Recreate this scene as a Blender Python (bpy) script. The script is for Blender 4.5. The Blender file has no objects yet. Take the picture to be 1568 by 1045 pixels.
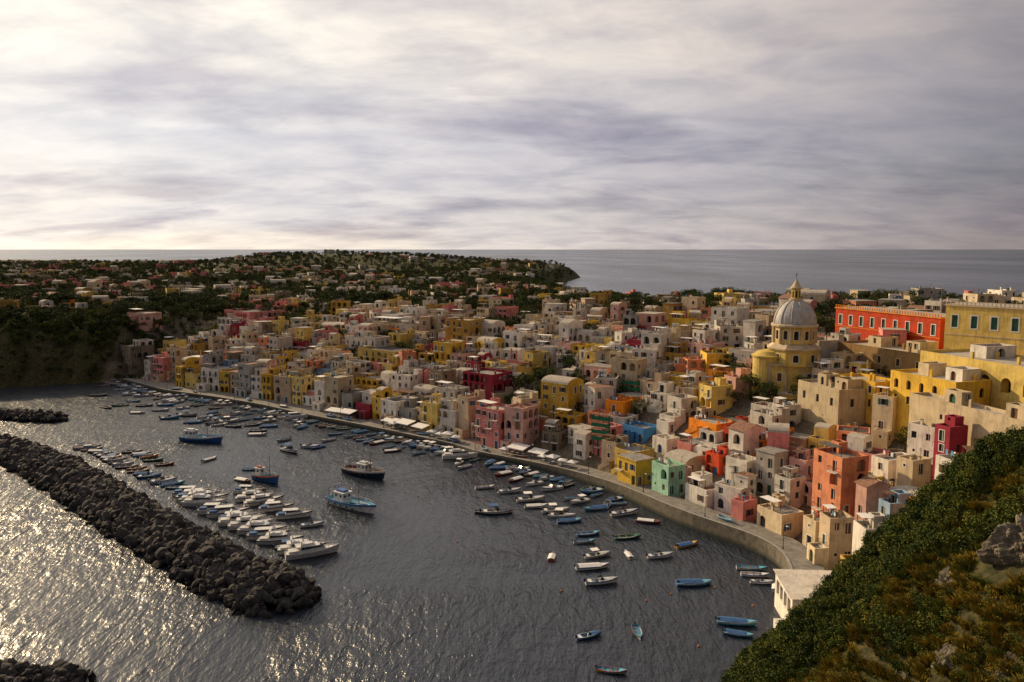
import bpy, bmesh, math, random
import numpy as np
from mathutils import Vector, Matrix, noise as mnoise
random.seed(11)
rng = np.random.default_rng(11)
scn = bpy.context.scene
COL = scn.collection

# ------------------------------------------------------------------ camera
F = 1220.0; HC = 65.0; PITCH = math.radians(6.6)
SP, CP = math.sin(PITCH), math.cos(PITCH)
cam_d = bpy.data.cameras.new("camera"); cam = bpy.data.objects.new("camera", cam_d)
COL.objects.link(cam); cam.location = (0, 0, HC)
cam.rotation_euler = (math.radians(90) - PITCH, 0, 0)
cam_d.sensor_width = 36; cam_d.lens = 28; cam_d.clip_end = 90000; cam_d.clip_start = 0.5
scn.camera = cam
scn.view_settings.view_transform = 'Standard'
scn.view_settings.look = 'None'
scn.view_settings.exposure = 0

def survey(a, b, z=0.0):
    """site measurement (bearing, dip) -> world point on the level z"""
    u = (a - 784) / F; v = (522 - b) / F
    dy = CP + v * SP; dz = -SP + v * CP
    t = (z - HC) / dz
    return (u * t, dy * t)
def sdepth(a, b, y):
    u = (a - 784) / F; v = (522 - b) / F
    dy = CP + v * SP; dz = -SP + v * CP
    t = y / dy
    return (u * t, HC + dz * t)

# ------------------------------------------------------------------ materials
MAT = {}
def nmat(name):
    m = bpy.data.materials.new(name); m.use_nodes = True
    nt = m.node_tree; nt.nodes.clear()
    out = nt.nodes.new('ShaderNodeOutputMaterial'); b = nt.nodes.new('ShaderNodeBsdfPrincipled')
    nt.links.new(b.outputs[0], out.inputs[0])
    return m, nt, b
def N(nt, t, **kw):
    n = nt.nodes.new('ShaderNode' + t)
    for k, v in kw.items():
        if k in ('inp',):
            for kk, vv in v.items(): n.inputs[kk].default_value = vv
        else: setattr(n, k, v)
    return n
def ramp(nt, stops, src):
    r = nt.nodes.new('ShaderNodeValToRGB'); cr = r.color_ramp
    while len(cr.elements) < len(stops): cr.elements.new(0.5)
    for e, (p, c) in zip(cr.elements, stops):
        e.position = p; e.color = (c[0], c[1], c[2], 1) if not isinstance(c, (int, float)) else (c, c, c, 1)
    nt.links.new(src, r.inputs[0]); return r
def noisy(name, c1, c2, scale=0.6, rough=0.85, stretch=(1, 1, 1), bump=0.0, bscale=4.0, spec=0.3, lo=.35, hi=.65, rand=0.0, metal=0):
    m, nt, b = nmat(name)
    g = N(nt, 'NewGeometry'); mp = N(nt, 'Mapping'); mp.inputs['Scale'].default_value = stretch
    nt.links.new(g.outputs['Position'], mp.inputs[0])
    n = N(nt, 'TexNoise', inp={'Scale': scale, 'Detail': 6.0, 'Roughness': .6}); nt.links.new(mp.outputs[0], n.inputs['Vector'])
    r = ramp(nt, [(lo, c1), (hi, c2)], n.outputs['Fac'])
    src = r.outputs[0]
    if rand > 0:
        oi = N(nt, 'ObjectInfo'); mr = N(nt, 'MapRange', inp={'To Min': 1 - rand, 'To Max': 1 + rand * .6})
        nt.links.new(oi.outputs['Random'], mr.inputs[0])
        vm = N(nt, 'VectorMath', operation='SCALE'); nt.links.new(src, vm.inputs[0]); nt.links.new(mr.outputs[0], vm.inputs['Scale'])
        src = vm.outputs[0]
    nt.links.new(src, b.inputs['Base Color'])
    b.inputs['Roughness'].default_value = rough; b.inputs['Specular IOR Level'].default_value = spec
    b.inputs['Metallic'].default_value = metal
    if bump > 0:
        n2 = N(nt, 'TexNoise', inp={'Scale': bscale, 'Detail': 5.0}); nt.links.new(g.outputs['Position'], n2.inputs['Vector'])
        bp = N(nt, 'Bump', inp={'Strength': bump, 'Distance': .3}); nt.links.new(n2.outputs['Fac'], bp.inputs['Height'])
        nt.links.new(bp.outputs[0], b.inputs['Normal'])
    MAT[name] = m; return m
def stucco(name, c):
    """weathered lime plaster: big patches, vertical rain streaks, fine grain"""
    m, nt, b = nmat('stucco_' + name)
    g = N(nt, 'NewGeometry')
    n1 = N(nt, 'TexNoise', inp={'Scale': .35, 'Detail': 8.0, 'Roughness': .65}); nt.links.new(g.outputs['Position'], n1.inputs['Vector'])
    mp = N(nt, 'Mapping'); mp.inputs['Scale'].default_value = (1.6, 1.6, .16); nt.links.new(g.outputs['Position'], mp.inputs[0])
    n2 = N(nt, 'TexNoise', inp={'Scale': 1.0, 'Detail': 6.0, 'Roughness': .7}); nt.links.new(mp.outputs[0], n2.inputs['Vector'])
    d = tuple(x * .62 for x in c); l = tuple(min(1, x * 1.12) for x in c)
    r1 = ramp(nt, [(.3, d), (.52, c), (.72, l)], n1.outputs['Fac'])
    g2 = (c[0] * .35 + .06, c[1] * .35 + .055, c[2] * .35 + .05)
    r2 = ramp(nt, [(.50, 0.0), (.72, 0.75)], n2.outputs['Fac'])
    mx = N(nt, 'Mix', data_type='RGBA'); nt.links.new(r2.outputs[0], mx.inputs[0]); nt.links.new(r1.outputs[0], mx.inputs[6])
    mx.inputs[7].default_value = (*g2, 1)
    oi = N(nt, 'ObjectInfo'); mr = N(nt, 'MapRange', inp={'To Min': .72, 'To Max': 1.1}); nt.links.new(oi.outputs['Random'], mr.inputs[0])
    vm = N(nt, 'VectorMath', operation='SCALE'); nt.links.new(mx.outputs[2], vm.inputs[0]); nt.links.new(mr.outputs[0], vm.inputs['Scale'])
    nt.links.new(vm.outputs[0], b.inputs['Base Color']); b.inputs['Roughness'].default_value = .92
    b.inputs['Specular IOR Level'].default_value = .2
    MAT[name] = m; return m
cols = dict(white=(.78, .72, .62), cream=(.66, .53, .34), beige=(.50, .38, .25), grey=(.38, .36, .33), yellow=(.74, .46, .06),
            paleyellow=(.74, .54, .15), ochre=(.48, .29, .06), pink=(.70, .25, .22), palepink=(.68, .40, .32), salmon=(.76, .29, .15),
            crimson=(.36, .035, .06), red=(.60, .07, .022), orange=(.82, .27, .02), blue=(.08, .29, .62), paleblue=(.34, .48, .62),
            mint=(.34, .58, .42), green=(.07, .18, .11), stone=(.28, .22, .15), brown=(.32, .20, .08), offwhite=(.62, .56, .48))
for k, c in cols.items(): stucco(k, c)
noisy('roof_grey', (.17, .16, .145), (.31, .29, .26), .8, .95)
noisy('roof_cream', (.32, .28, .23), (.46, .41, .34), .8, .95)
noisy('roof_dark', (.07, .065, .06), (.15, .13, .12), .8, .95)
noisy('roof_terra', (.17, .085, .055), (.30, .16, .10), 1.2, .9)
noisy('glass_dark', (.010, .012, .015), (.035, .04, .045), 1.5, .15, spec=.4)
noisy('trim_white', (.60, .58, .54), (.74, .72, .68), .8, .7)
noisy('shutter_green', (.015, .06, .04), (.03, .11, .07), 1, .6)
noisy('shutter_brown', (.06, .03, .018), (.13, .07, .04), 1, .6)
noisy('shutter_blue', (.03, .09, .2), (.05, .15, .3), 1, .6)
noisy('door_wood', (.09, .04, .02), (.17, .09, .045), 2, .6)
noisy('iron', (.03, .03, .03), (.07, .065, .06), 3, .5, metal=.5)
noisy('canvas_white', (.70, .68, .64), (.82, .80, .77), 1, .8)
noisy('canvas_blue', (.03, .09, .22), (.05, .14, .32), 1, .8)
noisy('net_green', (.01, .10, .05), (.02, .17, .08), 1.5, .8)
noisy('dome_lead', (.30, .30, .31), (.46, .45, .45), .7, .6)
noisy('paving', (.14, .13, .115), (.26, .24, .21), .6, .9, bump=.2)
noisy('kerb_stone', (.24, .22, .20), (.36, .34, .31), 1.2, .85)
noisy('bark', (.05, .035, .025), (.12, .085, .06), 3, .95)
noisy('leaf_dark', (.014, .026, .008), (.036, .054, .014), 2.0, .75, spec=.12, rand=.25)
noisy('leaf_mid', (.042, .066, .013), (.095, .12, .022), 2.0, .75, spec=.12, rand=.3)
noisy('leaf_olive', (.085, .09, .013), (.19, .17, .024), 1.5, .75, spec=.12, rand=.35)
noisy('leaf_ochre', (.18, .12, .014), (.34, .22, .03), 1.5, .8, spec=.1, rand=.3)
for k, c in dict(white=(.72, .71, .68), blue=(.03, .13, .36), lightblue=(.10, .38, .56), red=(.40, .04, .025), green=(.03, .16, .09),
                 yellow=(.64, .36, .03), wood=(.20, .10, .04), navy=(.015, .025, .06), grey=(.22, .22, .22), orange=(.6, .18, .03)).items():
    noisy('paint_' + k, tuple(x * .7 for x in c), c, 1.4, .4, spec=.4)

def rock_mat(nm, c0, c1, c2, wetz):
    m, nt, b = nmat(nm)
    g = N(nt, 'NewGeometry'); sx = N(nt, 'SeparateXYZ'); nt.links.new(g.outputs['Position'], sx.inputs[0])
    vo = N(nt, 'TexNoise', inp={'Scale': .7, 'Detail': 8.0, 'Roughness': .75}); nt.links.new(g.outputs['Position'], vo.inputs['Vector'])
    r = ramp(nt, [(.3, c0), (.55, c1), (.72, c2)], vo.outputs['Fac']); src = r.outputs[0]
    if wetz:
        wet = N(nt, 'MapRange', inp={'From Min': .2, 'From Max': 2.6, 'To Min': .3, 'To Max': 1.15}); nt.links.new(sx.outputs[2], wet.inputs[0])
        vm = N(nt, 'VectorMath', operation='SCALE'); nt.links.new(src, vm.inputs[0]); nt.links.new(wet.outputs[0], vm.inputs['Scale']); src = vm.outputs[0]
    nt.links.new(src, b.inputs['Base Color']); b.inputs['Roughness'].default_value = .9; b.inputs['Specular IOR Level'].default_value = .2
    n2 = N(nt, 'TexNoise', inp={'Scale': 2.2, 'Detail': 8.0, 'Roughness': .65}); nt.links.new(g.outputs['Position'], n2.inputs['Vector'])
    bp = N(nt, 'Bump', inp={'Strength': .8, 'Distance': .35}); nt.links.new(n2.outputs['Fac'], bp.inputs['Height']); nt.links.new(bp.outputs[0], b.inputs['Normal'])
    MAT[nm] = m
rock_mat('breakwater_rock', (.026, .024, .023), (.062, .056, .052), (.20, .18, .16), True)
rock_mat('outcrop_rock', (.06, .052, .038), (.19, .16, .115), (.36, .31, .22), False)
def quay_wall_mat():
    m, nt, b = nmat('quay_wall')
    g = N(nt, 'NewGeometry'); sx = N(nt, 'SeparateXYZ'); nt.links.new(g.outputs['Position'], sx.inputs[0])
    n = N(nt, 'TexNoise', inp={'Scale': .9, 'Detail': 8.0, 'Roughness': .7}); nt.links.new(g.outputs['Position'], n.inputs['Vector'])
    r = ramp(nt, [(.3, (.05, .045, .035)), (.7, (.19, .16, .115))], n.outputs['Fac'])
    ma = N(nt, 'MapRange', inp={'From Min': .3, 'From Max': 1.1}); nt.links.new(sx.outputs[2], ma.inputs[0])
    mx = N(nt, 'Mix', data_type='RGBA'); nt.links.new(ma.outputs[0], mx.inputs[0]); mx.inputs[6].default_value = (.03, .032, .018, 1)
    nt.links.new(r.outputs[0], mx.inputs[7]); nt.links.new(mx.outputs[2], b.inputs['Base Color']); b.inputs['Roughness'].default_value = .85
    MAT['quay_wall'] = m
quay_wall_mat()
def terrain_mat():
    m, nt, b = nmat('terrain')
    g = N(nt, 'NewGeometry'); at = N(nt, 'Attribute', attribute_name='veg')
    n = N(nt, 'TexNoise', inp={'Scale': .12, 'Detail': 10.0, 'Roughness': .7}); nt.links.new(g.outputs['Position'], n.inputs['Vector'])
    nf = N(nt, 'TexNoise', inp={'Scale': .9, 'Detail': 8.0, 'Roughness': .7}); nt.links.new(g.outputs['Position'], nf.inputs['Vector'])
    soil = ramp(nt, [(.3, (.08, .07, .05)), (.7, (.22, .18, .13))], nf.outputs['Fac'])
    grn = ramp(nt, [(.3, (.016, .024, .007)), (.5, (.048, .05, .013)), (.72, (.13, .105, .03))], nf.outputs['Fac'])
    ad = N(nt, 'Math', operation='ADD'); nt.links.new(at.outputs['Fac'], ad.inputs[0])
    sc = N(nt, 'MapRange', inp={'From Min': .3, 'From Max': .7, 'To Min': -.35, 'To Max': .35}); nt.links.new(n.outputs['Fac'], sc.inputs[0])
    nt.links.new(sc.outputs[0], ad.inputs[1]); ad.use_clamp = True
    mx = N(nt, 'Mix', data_type='RGBA'); nt.links.new(ad.outputs[0], mx.inputs[0]); nt.links.new(soil.outputs[0], mx.inputs[6]); nt.links.new(grn.outputs[0], mx.inputs[7])
    sx = N(nt, 'SeparateXYZ'); nt.links.new(g.outputs['True Normal'], sx.inputs[0])
    st = N(nt, 'MapRange', inp={'From Min': .5, 'From Max': .75, 'To Min': 1.0, 'To Max': 0.0}); nt.links.new(sx.outputs[2], st.inputs[0])
    rk = ramp(nt, [(.35, (.025, .021, .014)), (.7, (.12, .09, .05))], nf.outputs['Fac'])
    mul = N(nt, 'Math', operation='MULTIPLY'); nt.links.new(st.outputs[0], mul.inputs[0]); nt.links.new(n.outputs['Fac'], mul.inputs[1])
    mx2 = N(nt, 'Mix', data_type='RGBA'); nt.links.new(mul.outputs[0], mx2.inputs[0]); nt.links.new(mx.outputs[2], mx2.inputs[6]); nt.links.new(rk.outputs[0], mx2.inputs[7])
    nt.links.new(mx2.outputs[2], b.inputs['Base Color']); b.inputs['Roughness'].default_value = .95; b.inputs['Specular IOR Level'].default_value = .15
    bp = N(nt, 'Bump', inp={'Strength': .8, 'Distance': .8}); nt.links.new(nf.outputs['Fac'], bp.inputs['Height']); nt.links.new(bp.outputs[0], b.inputs['Normal'])
    MAT['terrain'] = m
terrain_mat()
def sea_mat():
    m, nt, b = nmat('sea_water')
    b.inputs['Base Color'].default_value = (.018, .024, .034, 1); b.inputs['Roughness'].default_value = .25
    b.inputs['IOR'].default_value = 1.38; b.inputs['Specular Tint'].default_value = (.90, .91, 1.0, 1)
    g = N(nt, 'NewGeometry'); mp = N(nt, 'Mapping'); mp.inputs['Rotation'].default_value = (0, 0, math.radians(24)); mp.inputs['Scale'].default_value = (1.0, .36, 1)
    nt.links.new(g.outputs['Position'], mp.inputs[0])
    n1 = N(nt, 'TexNoise', inp={'Scale': .42, 'Detail': 2.0, 'Roughness': .5, 'Distortion': .3}); nt.links.new(mp.outputs[0], n1.inputs['Vector'])
    n2 = N(nt, 'TexNoise', inp={'Scale': 1.5, 'Detail': 3.0, 'Roughness': .6}); nt.links.new(mp.outputs[0], n2.inputs['Vector'])
    n3 = N(nt, 'TexNoise', inp={'Scale': .016, 'Detail': 5.0, 'Distortion': .9}); nt.links.new(g.outputs['Position'], n3.inputs['Vector'])
    n5 = N(nt, 'TexNoise', inp={'Scale': .0016, 'Detail': 6.0, 'Roughness': .65}); nt.links.new(mp.outputs[0], n5.inputs['Vector'])
    a = N(nt, 'Math', operation='MULTIPLY_ADD'); nt.links.new(n2.outputs['Fac'], a.inputs[0]); a.inputs[1].default_value = .5; nt.links.new(n1.outputs['Fac'], a.inputs[2])
    gust = N(nt, 'MapRange', inp={'From Min': .38, 'From Max': .62, 'To Min': .42, 'To Max': 1.1}); nt.links.new(n3.outputs['Fac'], gust.inputs[0])
    mu = N(nt, 'Math', operation='MULTIPLY'); nt.links.new(a.outputs[0], mu.inputs[0]); nt.links.new(gust.outputs[0], mu.inputs[1])
    rr = N(nt, 'MapRange', inp={'From Min': .35, 'From Max': .65, 'To Min': .18, 'To Max': .36}); nt.links.new(n5.outputs['Fac'], rr.inputs[0]); nt.links.new(rr.outputs[0], b.inputs['Roughness'])
    bp = N(nt, 'Bump', inp={'Strength': .9, 'Distance': .95}); nt.links.new(mu.outputs[0], bp.inputs['Height']); nt.links.new(bp.outputs[0], b.inputs['Normal'])
    MAT['sea'] = m
sea_mat()

# ------------------------------------------------------------------ mesh builder
class MB:
    def __init__(s): s.v = []; s.f = []; s.m = []; s.slots = []
    def mi(s, mat):
        if mat not in s.slots: s.slots.append(mat)
        return s.slots.index(mat)
    def poly(s, pts, mat):
        i = len(s.v); s.v.extend(pts); s.f.append(tuple(range(i, i + len(pts)))); s.m.append(s.mi(mat))
    def box(s, x0, x1, y0, y1, z0, z1, mat):
        p = [(x0, y0, z0), (x1, y0, z0), (x1, y1, z0), (x0, y1, z0), (x0, y0, z1), (x1, y0, z1), (x1, y1, z1), (x0, y1, z1)]
        i = len(s.v); s.v.extend(p); k = s.mi(mat)
        for q in ((0, 3, 2, 1), (4, 5, 6, 7), (0, 1, 5, 4), (1, 2, 6, 5), (2, 3, 7, 6), (3, 0, 4, 7)):
            s.f.append(tuple(i + a for a in q)); s.m.append(k)
    def tube(s, a, b, r0, r1, n, mat, cap=True):
        a = Vector(a); b = Vector(b); d = (b - a).normalized()
        u = d.orthogonal().normalized(); w = d.cross(u); i = len(s.v); k = s.mi(mat)
        for p, r in ((a, r0), (b, r1)):
            for j in range(n):
                t = 2 * math.pi * j / n; s.v.append(tuple(p + (u * math.cos(t) + w * math.sin(t)) * r))
        for j in range(n):
            s.f.append((i + j, i + (j + 1) % n, i + n + (j + 1) % n, i + n + j)); s.m.append(k)
        if cap: s.f.append(tuple(i + n + j for j in range(n))); s.m.append(k)
    def revolve(s, prof, n, mat, cx=0, cy=0, off=0.0):
        i = len(s.v); k = s.mi(mat)
        for r, z in prof:
            for j in range(n):
                t = 2 * math.pi * (j + off) / n; s.v.append((cx + r * math.cos(t), cy + r * math.sin(t), z))
        for q in range(len(prof) - 1):
            for j in range(n):
                s.f.append((i + q * n + j, i + q * n + (j + 1) % n, i + (q + 1) * n + (j + 1) % n, i + (q + 1) * n + j)); s.m.append(k)
    def mesh(s, name):
        me = bpy.data.meshes.new(name); me.from_pydata(s.v, [], s.f)
        for mt in s.slots: me.materials.append(MAT[mt])
        me.polygons.foreach_set('material_index', s.m); me.update(); return me
    def obj(s, name, loc=(0, 0, 0), rz=0, parent=None):
        return place(s.mesh(name), name, loc, rz, parent)
def place(me, name, loc, rz=0, parent=None, sc=1.0, tilt=(0, 0)):
    o = bpy.data.objects.new(name, me); o.location = loc; o.rotation_euler = (tilt[0], tilt[1], rz)
    if sc != 1.0: o.scale = (sc, sc, sc) if isinstance(sc, (int, float)) else sc
    COL.objects.link(o)
    if parent: o.parent = parent
    return o
def empty(name):
    e = bpy.data.objects.new(name, None); COL.objects.link(e); return e

# ------------------------------------------------------------------ coast + terrain
quay_px = [(188, 584), (250, 601), (330, 612), (400, 624), (470, 640), (560, 657), (640, 674), (700, 687), (725, 697), (790, 709), (870, 730),
           (935, 752), (985, 775), (1040, 803), (1100, 824), (1165, 846), (1203, 872), (1210, 905)]
quay = [survey(a, b) for a, b in quay_px]
left = [survey(-150, 600), survey(0, 594), survey(100, 588)]
near = [survey(1197, 962), survey(1150, 1005), survey(1108, 1045), (28, 90), (27, 50), (26, 0), (26, -100)]
poly = [(-1700, 520), (-600, 400)] + left + quay + near + [(700, -100), (650, 200), (500, 380), (330, 470), (180, 520), (90, 650), (50, 1000), (60, 1300),
        (98, 1450), (112, 1600), (158, 1830), (120, 1860), (40, 1900), (-200, 2400), (-1700, 2400)]
PA = np.array(poly)
def sdist(X, Y):
    X = np.asarray(X, float); Y = np.asarray(Y, float)
    best = np.full(X.shape, 1e9); inside = np.zeros(X.shape, bool)
    for i in range(len(PA)):
        x0, y0 = PA[i]; x1, y1 = PA[(i + 1) % len(PA)]
        ex, ey = x1 - x0, y1 - y0; t = np.clip(((X - x0) * ex + (Y - y0) * ey) / (ex * ex + ey * ey), 0, 1)
        best = np.minimum(best, np.hypot(X - x0 - t * ex, Y - y0 - t * ey))
        c = ((y0 > Y) != (y1 > Y)) & (X < (x1 - x0) * (Y - y0) / (y1 - y0 + 1e-12) + x0); inside ^= c
    return np.where(inside, best, -best)
def sstep(a, b, x):
    t = np.clip((x - a) / (b - a), 0, 1); return t * t * (3 - 2 * t)
def Hh(X, Y):
    X = np.asarray(X, float); Y = np.asarray(Y, float)
    d = sdist(X, Y)
    cliff = np.clip(sstep(-188, -205, X) + sstep(560, 620, Y), 0, 1)
    S = np.interp(X, [-260, -205, -185, -100, 0, 50, 100], [1.5, 1.5, .5, .34, .38, .52, .54])
    S = np.where(Y > 560, 1.1, S)
    dq = np.interp(X, [-20, 20], [10, 6])
    zq = -0.9 + np.clip(d, -20, 6) * .33 + S * np.maximum(d - dq, 0)
    zc = np.where(d < 0, d * .8, S * d)
    z = zq * (1 - cliff) + zc * cliff
    Pn = np.interp(X, [-260, -150, 0, 60, 120, 250], [30, 25, 29, 34, 40, 41])
    Pf = np.interp(Y, [450, 650, 1000, 1500], [27, 28, 30, 32])
    w = sstep(420, 600, Y); P = Pn * (1 - w) + Pf * w
    P = P + 22 * np.exp(-((X + 380) / 150) ** 2 - ((Y - 1400) / 260) ** 2) + 15 * np.exp(-((X + 150) / 170) ** 2 - ((Y - 1450) / 250) ** 2)
    P = P + 2.0 * np.sin(X * .013 + 1) * np.cos(Y * .011) * sstep(500, 700, Y) + .8 * np.sin(X * .041 + Y * .023) * w
    z = np.where(z > 0, P * np.tanh(z / P), z)
    prof = np.interp(X, [26, 31, 38, 46, 49.5, 57, 64, 73, 90, 140], [-1, 1, 6.5, 11, 16, 25.5, 34, 40, 49, 60])
    prof = prof + .9 * np.sin(X * .31 + Y * .17) + .7 * np.sin(Y * .43 - X * .21)
    ws = sstep(126, 110, Y - 3 * np.sin(X * .15)) * (d > 0)
    z = z * (1 - ws) + np.maximum(prof, z) * ws
    return np.maximum(z, -8)
def H1(x, y): return float(Hh(np.array([x]), np.array([y]))[0])
gx = np.concatenate([np.arange(-1700, -270, 22), np.arange(-270, 300, 3.2), np.arange(300, 720, 20)])
gy = np.concatenate([np.arange(-20, 560, 3.2), np.arange(560, 2420, 16)])
GX, GY = np.meshgrid(gx, gy)
GZ = Hh(GX, GY) + .35 * np.sin(GX * 1.3) * np.sin(GY * 1.7)
lcl = (GX < -196) & (GY < 470)
GZ = GZ + np.where(lcl & (GZ > 1), 1.8 * np.sin(GX * .37 + GY * .11) + 1.3 * np.sin(GX * .81 - GY * .5), 0)
veg = np.zeros_like(GX)
veg = np.where((GY < 118), 1.0, veg); veg = np.where(GY > 470, .85, veg); veg = np.where(GY > 800, 1.1, veg); veg = np.where(GX < -200, 1.0, veg)
me = bpy.data.meshes.new("terrain"); nx, ny = len(gx), len(gy)
V = np.stack([GX.ravel(), GY.ravel(), GZ.ravel()], 1)
I = np.arange(nx * ny).reshape(ny, nx)
Q = np.stack([I[:-1, :-1].ravel(), I[:-1, 1:].ravel(), I[1:, 1:].ravel(), I[1:, :-1].ravel()], 1)
zmax = GZ.ravel()[Q].max(1); Q = Q[zmax > -7.5]
me.from_pydata(V.tolist(), [], Q.tolist())
at = me.attributes.new('veg', 'FLOAT', 'POINT'); at.data.foreach_set('value', veg.ravel())
me.materials.append(MAT['terrain']); me.polygons.foreach_set('use_smooth', [True] * len(me.polygons))
place(me, "terrain", (0, 0, 0))
# sea
mb = MB(); mb.poly([(-60000, -3000, 0), (60000, -3000, 0), (60000, 80000, 0), (-60000, 80000, 0)], 'sea'); mb.obj('sea')

# quay ribbon
def resample(pts, step):
    out = []; 
    for i in range(len(pts) - 1):
        a = Vector(pts[i]); b = Vector(pts[i + 1]); n = max(1, int((b - a).length / step))
        for k in range(n): out.append(tuple(a.lerp(b, k / n)))
    out.append(pts[-1]); return out
Q3 = resample(quay, 3.0)
QA = np.array(Q3)
for _ in range(4): QA[1:-1] = (QA[:-2] + 2 * QA[1:-1] + QA[2:]) / 4
tg = np.gradient(QA, axis=0); tg /= np.linalg.norm(tg, axis=1)[:, None]
for _ in range(6): tg[1:-1] = (tg[:-2] + 2 * tg[1:-1] + tg[2:]) / 4
tg /= np.linalg.norm(tg, axis=1)[:, None]
QN = np.stack([-tg[:, 1], tg[:, 0]], 1)   # inland normal
chk = QA[30] + QN[30] * 5
if sdist(np.array([chk[0]]), np.array([chk[1]]))[0] < 0: QN = -QN
def qz(x): return float(np.interp(x, [0, 20, 40], [1.5, 2.4, 3.6]))
def qw(x): return float(np.interp(x, [-20, 15], [11.0, 6.5]))
mb = MB()
for i in range(len(QA) - 1):
    a, b = QA[i], QA[i + 1]; na, nb = QN[i], QN[i + 1]; za, zb = qz(a[0]), qz(b[0]); wa, wb = qw(a[0]), qw(b[0])
    def p(c, n, o, z): return (c[0] + n[0] * o, c[1] + n[1] * o, z)
    mb.poly([p(a, na, 0, -3), p(b, nb, 0, -3), p(b, nb, 0, zb), p(a, na, 0, za)], 'quay_wall')
    mb.poly([p(a, na, 0, za), p(b, nb, 0, zb), p(b, nb, .6, zb), p(a, na, .6, za)], 'kerb_stone')
    mb.poly([p(a, na, .6, za), p(b, nb, .6, zb), p(b, nb, .6, zb - .12), p(a, na, .6, za - .12)], 'kerb_stone')
    mb.poly([p(a, na, .6, za - .12), p(b, nb, .6, zb - .12), p(b, nb, wb, zb - .12), p(a, na, wa, za - .12)], 'paving')
    mb.poly([p(a, na, wa, za - .12), p(b, nb, wb, zb - .12), p(b, nb, wb, -1), p(a, na, wa, -1)], 'quay_wall')
mb.obj('quay_promenade')

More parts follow.
